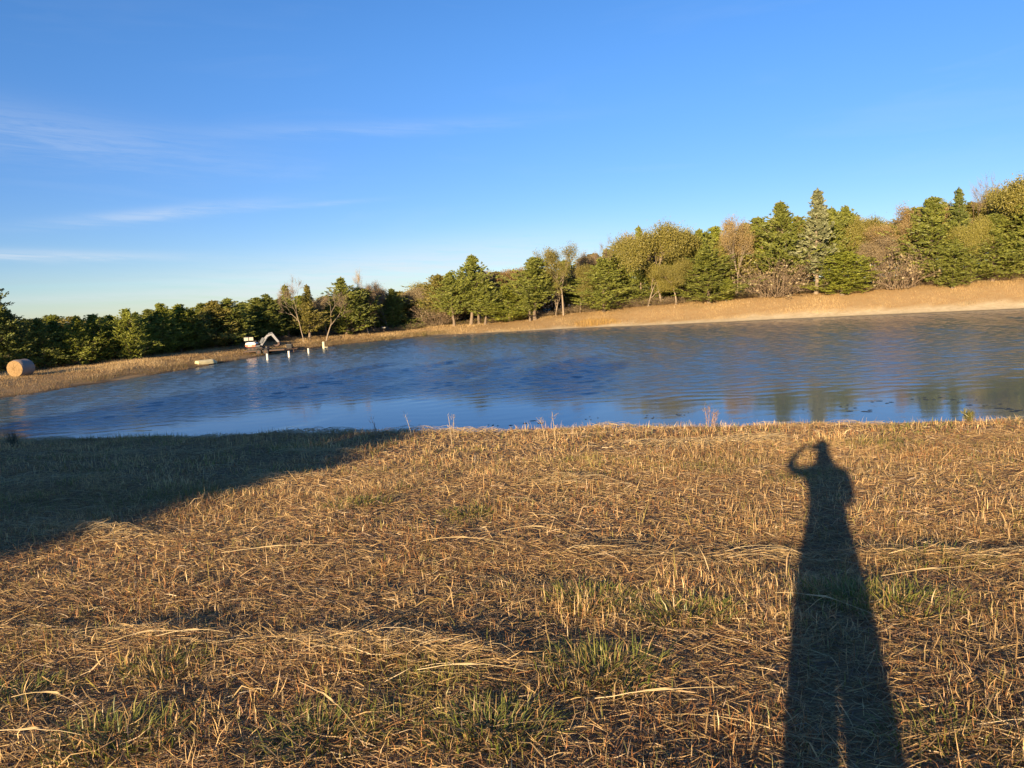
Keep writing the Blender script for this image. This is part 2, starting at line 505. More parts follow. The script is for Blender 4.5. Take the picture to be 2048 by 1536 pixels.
def build_near_grass():
    parts = []
    for n, y0, y1, ws, hs in ((100000, 1.9, 5.0, 1.0, 1.0), (125000, 5.0, 9.5, 1.25, 1.0), (150000, 9.5, 19.0, 2.0, 1.05)):
        x, y = scatter(n, y0, y1)
        d = pond_dist(x, y)
        dens = 0.52 + 0.6 * vnoise(x, y, 0.55, 41) + 0.4 * vnoise(x, y, 0.22, 42) + 0.15 * vnoise(x, y, 2.0, 43)
        keep = (rng.random(n) < np.clip(dens, 0.06, 1)) & (d > 0.3)
        x, y, d = x[keep], y[keep], d[keep]
        n = len(x)
        z = terrain(x, y, d) - 0.006
        patch = vnoise(x, y, 1.5, 44) + 0.5 * vnoise(x, y, 0.5, 45)
        rusty = np.clip(0.5 + 1.1 * patch - 0.25 * (x > 2) + 0.4 * sstep(0.5, -1.5, x) * (1 - sstep(5, 8, y)), 0, 1)
        green = np.clip(vnoise(x, y, 0.9, 46) * 1.5 + 0.5 * vnoise(x, y, 0.35, 47) - 0.34, 0, 1)
        far = sstep(7, 13, y)
        kind = rng.random(n)
        col = lerp(TAN, PALE, rng.random(n))
        br = lerp(BROWN, RUST, rng.random(n))
        use_b = kind < (0.34 + 0.42 * rusty) * (1 - 0.45 * far)
        col = np.where(use_b[:, None], br, col)
        gr = lerp(GREEN, OLIVE, rng.random(n))
        col = np.where((rng.random(n) < 0.14 + 0.85 * green * (1 - 0.4 * far))[:, None], gr, col)
        gy = rng.random(n) < 0.10
        col = np.where(gy[:, None], np.asarray(GREY)[None], col)
        col = col * (0.85 + 0.55 * rng.random(n))[:, None]
        col = col * (1 + 0.28 * vnoise(x, y, 0.9, 91) + 0.18 * vnoise(x, y, 0.3, 92))[:, None]
        h = hs * (0.045 + 0.085 * rng.random(n) ** 1.6) * (1 + 0.45 * vnoise(x, y, 0.6, 48)) * (1 + 0.35 * far)
        h = np.where(use_b, h * 0.85, h)
        w = ws * (0.0022 + 0.0030 * rng.random(n))
        lean = np.abs(rng.normal(0.62, 0.45, n)) * (1 + 0.3 * vnoise(x, y, 0.8, 49)); curl = rng.normal(0.45, 0.6, n)
        parts.append(blades(x, y, z, h, w, rng.random(n) * 6.283, lean, curl, rng.normal(0, 0.5, n), col))
    # cut litter lying between the stubble
    for n, y0, y1, ws in ((110000, 1.9, 5.5, 1.0), (110000, 5.5, 10, 1.3), (80000, 10, 18, 2.0)):
        x, y = scatter(n, y0, y1)
        d = pond_dist(x, y)
        keep = d > 2.0
        x, y, d = x[keep], y[keep], d[keep]; n = len(x)
        wr = windrow(x, y)
        z = terrain(x, y, d) + 0.004 + rng.random(n) * (0.022 + 0.09 * wr)
        col = lerp(TAN, PALE, np.clip(rng.random(n) * 0.8 + wr * 0.4, 0, 1)) * (0.55 + 0.5 * rng.random(n))[:, None]
        col = np.where((rng.random(n) < 0.40 - 0.35 * wr)[:, None], lerp(BROWN, GREY, rng.random(n)), col)
        az = np.where(rng.random(n) < 0.6, rng.normal(-0.2, 0.5, n) + math.pi * (rng.random(n) < .5), rng.random(n) * 6.283)
        parts.append(blades(x, y, z, 0.035 + 0.13 * rng.random(n) ** 1.5, ws * (0.002 + 0.0028 * rng.random(n)), az, rng.normal(1.45, 0.14, n), rng.normal(0.05, 0.25, n), rng.random(n) * 6.283, col))
    # broad dry leaves bent over among the stubble
    n = 5200
    x, y = scatter(n, 1.9, 11)
    keep = vnoise(x, y, 0.9, 57) + rng.normal(0, .4, n) > -0.1
    x, y = x[keep], y[keep]; n = len(x)
    col = lerp(TAN, PALE, rng.random(n)) * (0.65 + 0.5 * rng.random(n))[:, None]
    col = np.where((rng.random(n) < .25)[:, None], lerp(OLIVE, BROWN, rng.random(n)), col)
    parts.append(blades(x, y, terrain(x, y) + 0.004, 0.10 + 0.17 * rng.random(n), 0.004 + 0.005 * rng.random(n), rng.random(n) * 6.283, np.abs(rng.normal(.75, .4, n)), rng.normal(.9, .5, n), rng.normal(0, .8, n), col))
    V, T, Cc = merge(parts)
    o = link('dry_grass', np_mesh('dry_grass', V, T, Cc, M['grass']))
    tag(o, 'short mown dry brown and tan grass covering the near slope', 'grass', kind='stuff')


build_near_grass()


def tubes(P, R, col, sides=3):
    """P: (n, k, 3) centre lines, R: (n, k) radii"""
    n, k, _ = P.shape
    tan = np.gradient(P, axis=1)
    tan /= np.linalg.norm(tan, axis=2, keepdims=True) + 1e-9
    ref = np.where(np.abs(tan[..., 2:3]) > 0.9, np.array([1.0, 0, 0]), np.array([0, 0, 1.0]))
    s = np.cross(tan, ref); s /= np.linalg.norm(s, axis=2, keepdims=True) + 1e-9
    b = np.cross(tan, s)
    ang = np.arange(sides) * 2 * math.pi / sides
    ring = P[:, :, None] + R[:, :, None, None] * (np.cos(ang)[:, None] * s[:, :, None] + np.sin(ang)[:, None] * b[:, :, None])
    V = ring.reshape(-1, 3)
    base = (np.arange(n)[:, None, None] * k + np.arange(k - 1)[None, :, None]) * sides
    j = np.arange(sides)[None, None]; j2 = (j + 1) % sides
    q = np.stack([base + j, base + j2, base + sides + j2, base + sides + j], -1).reshape(-1, 4)
    T = np.vstack([q[:, [0, 1, 2]], q[:, [0, 2, 3]]])
    return V, T, np.repeat(col, k * sides, axis=0)


def arcs(x, y, z, L, az, rise, k=5, wig=0.04):
    """lying stems: gently arched centre lines"""
    n = len(x)
    t = np.linspace(-0.5, 0.5, k)[None]
    px = x[:, None] + t * (L * np.cos(az))[:, None]
    py = y[:, None] + t * (L * np.sin(az))[:, None]
    bend = rng.normal(0, wig, n)[:, None] * L[:, None] * (1 - 4 * t * t)
    px = px - bend * np.sin(az)[:, None]; py = py + bend * np.cos(az)[:, None]
    tilt = rng.normal(0, 0.06, n)[:, None] * t * L[:, None]
    gz = terrain(px, py)
    pz = gz + z[:, None] + rise[:, None] * (1 - 4 * t * t) + tilt
    return np.stack([px, py, np.maximum(pz, gz + 0.004)], -1)


def build_straw():
    # loose hay left in rows
    x, y = scatter(26000, 1.9, 17.0)
    wr = windrow(x, y)
    keep = (rng.random(len(x)) < wr * 0.9 + 0.025) & (pond_dist(x, y) > 4.2)
    x, y = x[keep], y[keep]; n = len(x)
    wr = wr[keep]
    az = np.where(rng.random(n) < 0.75, rng.normal(-0.15, 0.38, n), rng.random(n) * 3.14)
    L = 0.16 + 0.34 * rng.random(n)
    P = arcs(x, y, 0.01 + 0.10 * rng.random(n) * wr + 0.02 * rng.random(n), L, az, 0.02 + 0.05 * rng.random(n) * wr)
    r = (0.0011 + 0.0010 * rng.random(n)) * np.clip(0.7 + y * 0.09, 1, 2.1)
    R = r[:, None] * np.linspace(1.1, 0.5, 5)[None]
    col = lerp((0.44, 0.31, 0.14), (0.66, 0.52, 0.28), rng.random(n)) * (0.75 + 0.35 * rng.random(n))[:, None]
    V, T, Cc = tubes(P, R, col)
    tag(link('loose_straw', np_mesh('loose_straw', V, T, Cc, M['straw'], True)), 'pale cut straw scattered in loose rows on the mown slope', 'straw', kind='stuff')


build_straw()


def near_point(px, py):
    """where the sight line meets the near slope"""
    d = ray(px, py)
    t = (3.2 - CAM_H) / (d.z + 0.07 * d.y)
    return d.x * t, d.y * t


def build_long_straws():
    # (middle px, py, length m, direction, arch, label)
    spots = [(945, 1375, 0.52, -0.10, 0.05, 'longest pale arched straw lying alone near the bottom of the picture'),
             (1650, 1240, 0.62, -0.95, 0.06, 'pale stiff straw slanting into the left edge of the photographer shadow'),
             (1860, 1165, 0.62, 0.03, 0.03, 'long pale straw lying right of the shadow beside bent broad blades'),
             (390, 1300, 0.42, -0.03, 0.02, 'short thick pale straw on the dark brown patch at lower left'),
             (70, 1512, 0.42, -0.02, 0.02, 'pale straw lying level in the bottom left corner'),
             (1330, 1416, 0.60, -0.10, 0.04, 'thin pale straw lying left of the shadow legs'),
             (300, 1310, 0.45, 0.16, 0.03, 'thin straw slanting up over rusty grass at lower left'),
             (1080, 1095, 0.85, -0.75, 0.10, 'pale straw leaning out of the straw row in the middle of the slope'),
             (930, 1110, 0.75, -0.42, 0.07, 'bent straw at the left end of the middle straw row'),
             (560, 1120, 0.9, 0.06, 0.04, 'long thin straw lying just below the tree shade edge'),
             (1150, 885, 1.5, 0.10, 0.05, 'thin straw lying on the sunlit crest near the water'),
             (100, 1450, 0.55, -0.45, 0.05, 'broad yellow straw slanting down in the lower left corner'),
             (660, 1450, 0.55, -0.85, 0.05, 'yellow green stem slanting down left of the bottom centre')]
    for px, py, L, az, rise, label in spots:
        x, y = near_point(px, py)
        P = arcs(np.array([x]), np.array([y]), np.array([0.075]), np.array([L]), np.array([az]), np.array([rise * .6]), 9, 0.07)
        P[0, 1:-1] += rng.normal(0, 0.0018, (7, 3))
        R = np.linspace(0.0019, 0.0008, 9)[None]
        P0 = P[0, 4].copy()
        V, T, Cc = tubes(P - P0, R, np.array([[0.62, 0.48, 0.25]]) * (0.8 + 0.3 * random.random()), 5)
        # a dry leaf folded off the stem
        lf = P[0] - P0
        V2 = np.vstack([lf[2:6] + [0, 0, .002], lf[2:6] + np.array([[0.0, 0.004, .004]]) * np.array([[.3], [1], [1.6], [.2]])])
        T2 = np.array([[i, i + 1, i + 5] for i in range(3)] + [[i, i + 5, i + 4] for i in range(3)])
        st = link('straw_stem', np_mesh('straw_stem', V, T, Cc, M['straw'], True), loc=P0)
        tag(st, label, 'straw', 'long straw stems lying on the slope')
        link('dry_leaf', np_mesh('dry_leaf', V2, T2, np.tile([[0.62, 0.46, 0.22]], (len(V2), 1)), M['straw']), st)


build_long_straws()


def build_tufts():
    spots = [(325, 1345, 0.17, .7, 'dark green weed tuft on the brown patch at lower left'), (640, 1478, 0.20, .8, 'green grass tuft at the bottom edge left of centre'),
             (715, 1018, 0.22, .8, 'yellow green tuft on the sunlit slope below the tree shade'), (935, 1030, 0.18, .7, 'small yellow green tuft in the middle of the upper slope'),
             (1180, 1205, 0.20, 1, 'green tuft just below the middle straw row'), (1205, 1345, 0.24, 1.1, 'widest green tuft in the lower middle of the slope'),
             (985, 1470, 0.2, .9, 'leggy green tuft at the bottom edge near the centre'), (1790, 1215, 0.24, 1.0, 'yellow green tuft on the right edge of the photographer shadow'),
             (1700, 1200, 0.2, 1.0, 'dark green tuft inside the photographer shadow'), (1880, 1125, 0.22, .9, 'green tuft behind the bent blades right of the shadow'),
             (1895, 1490, 0.2, .6, 'fresh arching green blades in the bottom right corner'), (1370, 1230, 0.2, .9, 'green tuft left of the photographer shadow'),
             (40, 1400, 0.2, .7, 'green tuft at the left edge of the lower slope'), (230, 1500, .2, .9, 'broad olive tuft in the bottom left corner')]
    for px, py, rad, vig, label in spots:
        x, y = near_point(px, py)
        n = int(620 * vig)
        r = 1.25 * rad * rng.random(n) ** .7 * (1 + 0.04 * y)
        a = rng.random(n) * 6.283
        bx, by = x + r * np.cos(a), y + r * np.sin(a) * 0.8
        bz = terrain(bx, by) - 0.005
        o0 = np.array([x, y, tz(x, y)])
        col = lerp((0.115, 0.165, 0.026), (0.36, 0.32, 0.075), rng.random(n))
        col = np.where((rng.random(n) < 0.22)[:, None], np.asarray(TAN)[None], col)
        v, t, c = blades(bx - x, by - y, bz - o0[2], 0.05 + 0.11 * rng.random(n) * vig, (0.003 + 0.0035 * rng.random(n)) * (1 + .05 * y), a + rng.normal(0, 0.6, n), np.abs(rng.normal(0.7, 0.3, n)), rng.normal(0.6, 0.35, n), rng.normal(0, .4, n), col)
        o = link('grass_tuft', np_mesh('grass_tuft', v, t, c, M['green_grass']), loc=o0)
        tag(o, label, 'grass tuft', 'green tufts on the mown slope')


build_tufts()


def build_far_grass():
    n = 760000
    x = np.concatenate([rng.uniform(-62, 84, n), rng.uniform(-50, -12, 380000)]); y = np.concatenate([rng.uniform(42, 122, n), rng.uniform(42, 105, 380000)])
    keep = (np.abs(x) < 0.76 * y + 4)
    x, y = x[keep], y[keep]
    d = pond_dist(x, y)
    wid = np.interp(x, [-40, -10, 0, 12, 25, 40, 60, 90], [0.7, 0.8, 1.1, 1.5, 1.9, 2.4, 3.0, 3.0])
    keep = (d > wid + 0.9 * vnoise(x, y, 1.6, 51)) & (d < 19)
    x, y, d = x[keep], y[keep], d[keep]
    n = len(x)
    z = terrain(x, y, d) - 0.01
    p = vnoise(x, y, 3.0, 52) + 0.6 * vnoise(x, y, 1.0, 53)
    col = lerp((0.33, 0.215, 0.095), (0.62, 0.455, 0.225), np.clip(0.5 + 0.7 * p + rng.normal(0, .25, n), 0, 1))
    left = 1 - sstep(-22, -6, x)
    low = 1 - sstep(2.0, 3.6, d + 0.6 * vnoise(x, y, 2.2, 56))
    gz = np.clip(left * low * (0.55 + 0.5 * vnoise(x, y, 2.0, 54)), 0, 0.8)
    gz = np.maximum(gz, np.exp(-((x + 11) / 3.0) ** 2) * (d < 3.5) * 0.85)
    gz = np.maximum(gz, np.clip(vnoise(x, y, 2.6, 55) - 0.62, 0, 1) * 1.2)
    col = np.where((rng.random(n) < gz)[:, None], lerp((0.13, 0.13, 0.035), (0.24, 0.19, 0.07), rng.random(n)), col)
    dark = (rng.random(n) < left * (0.12 + 0.5 * low))
    col = np.where(dark[:, None], np.array([[0.17, 0.11, 0.06]]), col)
    reed = np.exp(-(((x - 12.5) / 3.2) ** 2 + ((d - 2.6) / 1.8) ** 2))
    col = np.where((reed > 0.35)[:, None], lerp((0.46, 0.28, 0.07), (0.62, 0.42, 0.13), rng.random(n)), col)
    edge = sstep(10.5, 14, d)
    col = col * (0.8 + 0.4 * rng.random(n))[:, None]
    h = (0.08 + 0.24 * rng.random(n)) * (1 + 0.5 * p) + 0.8 * reed * rng.random(n) + 0.40 * edge * rng.random(n)
    w = (0.010 + 0.016 * rng.random(n)) * np.clip(y / 80, .6, 1.2)
    V, T, Cc = blades(x, y, z, np.maximum(h, 0.08), w * 1.25, rng.random(n) * 6.283, np.abs(rng.normal(0.35, .25, n)), rng.normal(.3, .3, n), rng.normal(0, .3, n), col)
    V = V.reshape(-1, 5, 3)[:, [0, 1, 4]].reshape(-1, 3); T = np.arange(n * 3).reshape(-1, 3); Cc = np.repeat(col, 3, axis=0)
    tag(link('bank_grass', np_mesh('bank_grass', V, T, Cc, M['grass'])), 'tan dry grass covering the far banks of the pond', 'grass', kind='stuff')


build_far_grass()


# ------------------------------------------------------------------ trees
def leafquads(c, size, outward, n_rng, flat=0.5, stretch=1.7):
    """kite shaped leaf sprays about centres c, long axis mostly along outward"""
    n = len(c)
    d = outward + n_rng.normal(0, 0.55, (n, 3)); d /= np.linalg.norm(d, axis=1, keepdims=True)
    q = n_rng.normal(0, 1, (n, 3)); q[:, 2] *= flat
    s = np.cross(d, q); s /= np.linalg.norm(s, axis=1, keepdims=True) + 1e-9
    L = size * stretch
    a = c - d * (L * .45)[:, None]; b = c + d * (L * .55)[:, None]
    m = c + d * (L * 0.05)[:, None]
    sag = np.cross(d, s) * (size * 0.16)[:, None]
    V = np.stack([a, m + s * (size * .38)[:, None] + sag, b, m - s * (size * .38)[:, None] + sag], 1).reshape(-1, 3)
    i = np.arange(n) * 4
    T = np.vstack([np.stack([i, i + 1, i + 2], -1), np.stack([i, i + 2, i + 3], -1)])
    return V, T


def leafcols(n, r, clump):
    c = np.zeros((n, 3)); c[:, 0] = np.clip(r.normal(0.5, 0.22, n) + clump * 0.25, 0, 1); c[:, 1] = np.clip(r.random(n) * 0.7 + 0.15 + clump * 0.15, 0, 1)
    return np.repeat(c, 4, axis=0)


def cedar_template(seed, H=12.0, Rr=2.5, t0=0.06, power=0.85, nb=150, spire=True, gap=0.0, lift=0.75, leaf=0.19):
    r = np.random.default_rng(seed)
    # trunk
    k = 9
    tt = np.linspace(0, 0.97, k)
    wob = np.cumsum(r.normal(0, 0.05, (k, 2)), axis=0) * (tt[:, None] > 0)
    line = np.stack([wob[:, 0], wob[:, 1], tt * H], -1)
    tr = [(line[None], (0.135 * (1 - tt) ** 0.8 + 0.02)[None] * np.where(tt < .03, 1.25, 1.0)[None])]
    bl, br_ = [], []
    cs, outs, sz, cl = [], [], [], []
    ga = r.random() * 6.28
    lobes = r.normal(0, 1, 5)
    for i in range(nb):
        t = t0 + (1 - t0) * ((i + r.random()) / nb) ** 0.9
        a = ga + i * 2.39996 + r.normal(0, 0.35)
        if r.random() < gap and t < 0.7: continue
        prof = (1 - t) ** power * min(1, 0.55 + (t - t0) / 0.18) * (1 - 0.45 * float(sstep(.66, .95, t)))
        lob = 1 + 0.30 * math.sin(a + lobes[2] * 3 + t * 6) + 0.22 * math.sin(a * 2 + lobes[0] + t * 11) + 0.16 * math.sin(a * 3 + lobes[1] - t * 17)
        L = Rr * prof * lob * (r.uniform(0.45, 1.0) if r.random() < .65 else r.uniform(.9, 1.32)) + 0.10
        cxy = np.array([np.interp(t, tt, line[:, 0]), np.interp(t, tt, line[:, 1])])
        o = np.array([math.cos(a), math.sin(a)])
        lf = lift + 0.5 * t
        ss = np.linspace(0, 1, 5)
        P = np.stack([cxy[0] + o[0] * L * ss, cxy[1] + o[1] * L * ss, t * H + L * lf * (ss * 0.35 + 0.65 * ss ** 2) - L * 0.12 * ss], -1)
        bl.append(P); br_.append(0.032 * (1 - ss * .8) * (0.4 + L / Rr))
        npl = int(4 + 9 * L / Rr)
        for q in range(npl):
            u0_ = r.random() ** 0.7 * 0.8 + 0.2
            b0 = np.array([np.interp(u0_, ss, P[:, j]) for j in range(3)]) + r.normal(0, .10 + .10 * L, 3) * np.array([1, 1, .5])
            a2 = a + r.normal(0, 0.75)
            pd = np.array([math.cos(a2), math.sin(a2), 0.65 + 0.6 * t + r.normal(0, .35)]); pd /= np.linalg.norm(pd)
            pl = r.uniform(.45, 1.0) * (0.5 + 0.5 * L / Rr) * (0.35 + 0.65 * (1 - t) ** .6)
            m = 9
            v_ = np.linspace(0, 1, m)
            c = b0[None] + pd[None] * (v_ * pl)[:, None] + r.normal(0, .07, (m, 3)) * (1.25 - v_)[:, None]
            c[:, 2] -= 0.16 * pl * v_ ** 2 * (1 - t)
            cs.append(c); outs.append(np.tile(pd * 1.3, (m, 1)))
            sz.append(leaf * r.uniform(.7, 1.2, m) * (1.15 - .5 * v_)); cl.append(np.full(m, r.normal(0, .8)))
    if spire:
        m = 70
        u = r.random(m) ** .8
        cs.append(np.stack([r.normal(0, .16, m) * (1.05 - u) + line[-1, 0], r.normal(0, .16, m) * (1.05 - u) + line[-1, 1], H * (0.90 + 0.14 * u)], -1))
        outs.append(np.tile(np.array([0, 0, 1.0]), (m, 1))); sz.append(np.full(m, leaf * .7)); cl.append(np.zeros(m))
    c = np.vstack(cs); out = np.vstack(outs); size = np.concatenate(sz); clump = np.concatenate(cl)
    V, T = leafquads(c, size, out, r)
    crown = np_mesh('cedar_crown', V, T, leafcols(len(c), r, clump), M['cedar'])
    tv = [tubes(*tr[0], np.ones((1, 3)), 8), tubes(np.array(bl), np.array(br_), np.ones((len(bl), 3)), 3)]
    V, T, Cc = merge(tv)
    trunk = np_mesh('cedar_trunk', V, T, Cc, M['bark'], True)
    return dict(trunk=trunk, crown=crown, H=H, R=Rr)


def grow(r, start, direc, length, radius, level, maxlevel, out, tips, splits=(3, 4), up=0.12, shrink=0.68, spread=0.55):
    k = 5
    P = [np.array(start, float)]
    d = np.array(direc, float)
    for i in range(k - 1):
        d = d + r.normal(0, 0.10, 3) + np.array([0, 0, up * 0.4]); d /= np.linalg.norm(d)
        P.append(P[-1] + d * length / (k - 1))
    P = np.array(P)
    r1 = radius * (0.62 if level < maxlevel else 0.25)
    out.append((P, np.linspace(radius, r1, k)))
    if level >= maxlevel:
        tips.append((P[-1], d)); tips.append((P[2], d))
        return
    n = r.integers(splits[0], splits[1] + 1)
    for j in range(n):
        e = r.normal(0, 1, 3); e -= d * e.dot(d); e /= np.linalg.norm(e) + 1e-9
        nd = d * math.cos(spread) + e * math.sin(spread) * r.uniform(.7, 1.3); nd[2] += up; nd /= np.linalg.norm(nd)
        f = 1.0 if j == 0 else r.uniform(0.55, 0.95)
        s = P[-1] * f + P[-2] * (1 - f) if f > .6 else P[2]
        grow(r, s, nd, length * shrink * r.uniform(.8, 1.2), r1 * r.uniform(.75, 1.0), level + 1, maxlevel, out, tips, splits, up, shrink, spread)


def broad_template(seed, H=11.0, levels=4, leaves=46, leaf=0.22, trunk_len=0.30, spread=0.55, twig=True, splits=(3, 4), cl_r=0.55, keep=1.0, rad=0.24, stems=1, inner=0.0):
    r = np.random.default_rng(seed)
    segs, tips = [], []
    for s in range(stems):
        d0 = np.array([r.normal(0, .10 + .15 * (stems > 1)), r.normal(0, .10 + .15 * (stems > 1)), 1]); d0 /= np.linalg.norm(d0)
        grow(r, (r.normal(0, .15) * (stems > 1), r.normal(0, .15) * (stems > 1), 0), d0, H * trunk_len, rad / stems ** .5, 0, levels, segs, tips, splits, 0.10, 0.70, spread)
    zmax = max(p[0][2] for p in tips)
    f = H * 0.97 / zmax
    P = np.array([s[0] for s in segs]) * np.array([f, f, f]); R = np.array([s[1] for s in segs])
    V, T, Cc = tubes(P, np.maximum(R, 0.011), np.ones((len(P), 3)), 5)
    trunk = np_mesh('broadleaf_trunk', V, T, Cc, M['bark_pale'], True)
    tp = np.array([t[0] for t in tips]) * f; td = np.array([t[1] for t in tips])
    rad_xy = np.percentile(np.hypot(tp[:, 0], tp[:, 1]), 92)
    res = dict(trunk=trunk, H=H, R=rad_xy + 0.3)
    if leaves:
        if inner:
            mids = np.array([q[0][3] for q in segs[1:]]) * f
            pick = r.random(len(mids)) < inner
            tp = np.vstack([tp, mids[pick]]); td = np.vstack([td, r.normal(0, 1, (int(pick.sum()), 3))])
        sel = r.random(len(tp)) < keep
        tp, td = tp[sel], td[sel]
        m = leaves
        c = np.repeat(tp, m, axis=0) + r.normal(0, cl_r, (len(tp) * m, 3)) * np.array([1, 1, .75])
        out = np.repeat(td, m, axis=0) * 0.5 + r.normal(0, .5, (len(tp) * m, 3))
        clump = np.repeat(r.normal(0, .8, len(tp)), m)
        V, T = leafquads(c, leaf * r.uniform(.6, 1.25, len(c)), out, r, 1.0, 1.3)
        res['crown'] = np_mesh('broadleaf_crown', V, T, leafcols(len(c), r, clump), M['ochre'])
    else:
        # fine bare twigs fanning from every branch end
        m = 9
        n = len(tp) * m
        st = np.repeat(tp, m, axis=0) + r.normal(0, .12, (n, 3))
        dd = np.repeat(td, m, axis=0) + r.normal(0, .6, (n, 3)) + np.array([0, 0, .25]); dd /= np.linalg.norm(dd, axis=1, keepdims=True)
        L = r.uniform(.5, 1.3, n)[:, None]
        kink = r.normal(0, .12, (n, 3))
        P2 = np.stack([st, st + dd * L * .5 + kink * .5, st + dd * L + kink], 1)
        V, T, Cc = tubes(P2, np.tile(np.array([[0.012, 0.008, 0.004]]), (n, 1)), np.ones((n, 3)), 3)
        res['crown'] = np_mesh('bare_twigs', V, T, Cc, M['twig'])
    return res


def brush_template(seed, H=2.4, W=1.8, n=150, leafy=700):
    r = np.random.default_rng(seed)
    a = r.random(n) * 6.283; rr = W * .6 * np.sqrt(r.random(n))
    s = np.stack([rr * np.cos(a), rr * np.sin(a), np.zeros(n)], -1)
    dd = np.stack([np.cos(a) * .5, np.sin(a) * .5, np.ones(n)], -1) + r.normal(0, .4, (n, 3)); dd[:, 2] = np.abs(dd[:, 2])
    dd /= np.linalg.norm(dd, axis=1, keepdims=True)
    L = H * r.uniform(.5, 1.15, n)[:, None]
    sag = np.stack([np.cos(a), np.sin(a), -np.ones(n) * .8], -1) * 0.22
    P = np.stack([s, s + dd * L * .35, s + dd * L * .7 + sag * L * .25, s + dd * L + sag * L * .7], 1)
    V1 = tubes(P, np.tile(np.array([[.022, .017, .012, .006]]), (n, 1)), np.ones((n, 3)), 3)
    # side twigs
    m = 5
    bi = np.repeat(np.arange(n), m); u = r.uniform(.35, .95, n * m)[:, None]
    st = P[bi, 1] * (1 - u) + P[bi, 3] * u
    d2 = r.normal(0, 1, (n * m, 3)); d2[:, 2] = np.abs(d2[:, 2]) * .8; d2 /= np.linalg.norm(d2, axis=1, keepdims=True)
    l2 = r.uniform(.25, .7, n * m)[:, None]
    P2 = np.stack([st, st + d2 * l2 * .5, st + d2 * l2 + r.normal(0, .06, (n * m, 3))], 1)
    V2 = tubes(P2, np.tile(np.array([[.010, .007, .004]]), (n * m, 1)), np.ones((n * m, 3)), 3)
    V, T, Cc = merge([V1, V2])
    trunk = np_mesh('brush_stems', V, T, Cc, M['twig'])
    pick = r.integers(0, n * m, leafy)
    c = P2[pick, 2] + r.normal(0, .14, (leafy, 3))
    Vl, Tl = leafquads(c, r.uniform(.07, .17, leafy), r.normal(0, 1, (leafy, 3)), r, 1.0, 1.3)
    crown = np_mesh('brush_leaves', Vl, Tl, leafcols(leafy, r, np.zeros(leafy)), M['dead'])
    return dict(trunk=trunk, crown=crown, H=H, R=W)


TPL = {
    'cedar': [cedar_template(101, Rr=2.6, t0=.04, power=.65, nb=170), cedar_template(102, Rr=2.4, t0=.05, power=.55, nb=170), cedar_template(103, Rr=2.8, t0=.03, power=.8, nb=170), cedar_template(104, Rr=2.5, t0=.03, power=.45, nb=180)],
    'limbed': [cedar_template(111, Rr=2.4, t0=.24, power=.6, gap=.12), cedar_template(112, Rr=2.6, t0=.20, power=.75, gap=.1), cedar_template(113, Rr=2.2, t0=.30, power=.5, gap=.15)],
    'spire': [cedar_template(121, Rr=1.9, t0=.18, power=1.1, gap=.15, nb=130), cedar_template(122, Rr=2.0, t0=.12, power=1.2, nb=140)],
    'oak': [broad_template(131, trunk_len=.17, leaves=80, cl_r=.62, leaf=.17, inner=.5), broad_template(132, spread=.66, trunk_len=.16, leaves=84, cl_r=.7, leaf=.17, inner=.6), broad_template(133, trunk_len=.15, spread=.6, leaves=84, cl_r=.65, leaf=.17, inner=.6)],
    'thin': [broad_template(141, leaves=34, keep=.8, leaf=.14, cl_r=.45, spread=.42, trunk_len=.33), broad_template(142, leaves=30, keep=.8, leaf=.14, cl_r=.45, spread=.45, trunk_len=.33, stems=2)],
    'bare': [broad_template(151, leaves=0, levels=4, spread=.55, splits=(2, 3), rad=.17), broad_template(152, leaves=0, levels=4, spread=.58, splits=(2, 3), rad=.15)],
    'brush': [brush_template(161), brush_template(162, H=2.0, W=2.1), brush_template(163, H=2.8, W=1.6, n=170)],
}
NAMES = {'cedar': 'cedar_tree', 'limbed': 'cedar_tree', 'spire': 'cedar_tree', 'oak': 'broadleaf_tree', 'thin': 'broadleaf_tree', 'bare': 'bare_tree', 'brush': 'brush_shrub'}
count = {}


def plant_tree(kind, x, y, height, width, label, group, leafmat=None, bark=None, variant=None):
    i = count.get(kind, 0); count[kind] = i + 1
    t = TPL[kind][(i if variant is None else variant) % len(TPL[kind])]
    e = empty(NAMES[kind], (x, y, tz(x, y) - 0.08), random.random() * 6.283)
    width *= 1.28 if kind in ('cedar', 'limbed', 'oak') else 1.12
    s = width / 2 / t['R']; hs = height / t['H']
    tag(e, label, 'shrub' if kind == 'brush' else 'tree', group)
    for part, key in (('stem' if kind == 'brush' else 'trunk', 'trunk'), ('twigs' if kind == 'bare' else 'foliage' if kind == 'brush' else 'crown', 'crown')):
        o = link(part, t[key], e)
        o.scale = (s, s, hs)
        mt = leafmat if key == 'crown' else bark
        if mt:
            o.material_slots[0].link = 'OBJECT'
            o.material_slots[0].material = M[mt]
    return e


FAR = [(0, 46.9), (98, 50.2), (195, 54), (293, 58.9), (380, 63.4), (439, 68.7), (536, 77.3), (614, 84.6), (692, 91.5), (780, 95.2), (858, 101.3), (955, 99.9), (1053, 99.1), (1160, 98.6), (1344, 94.1), (1548, 92.3), (1792, 89.1), (2048, 85.5)]
BASE_Y = [(0, 760), (400, 707), (575, 682), (780, 665), (975, 645), (1160, 627), (1466, 598), (1694, 584), (2048, 557)]


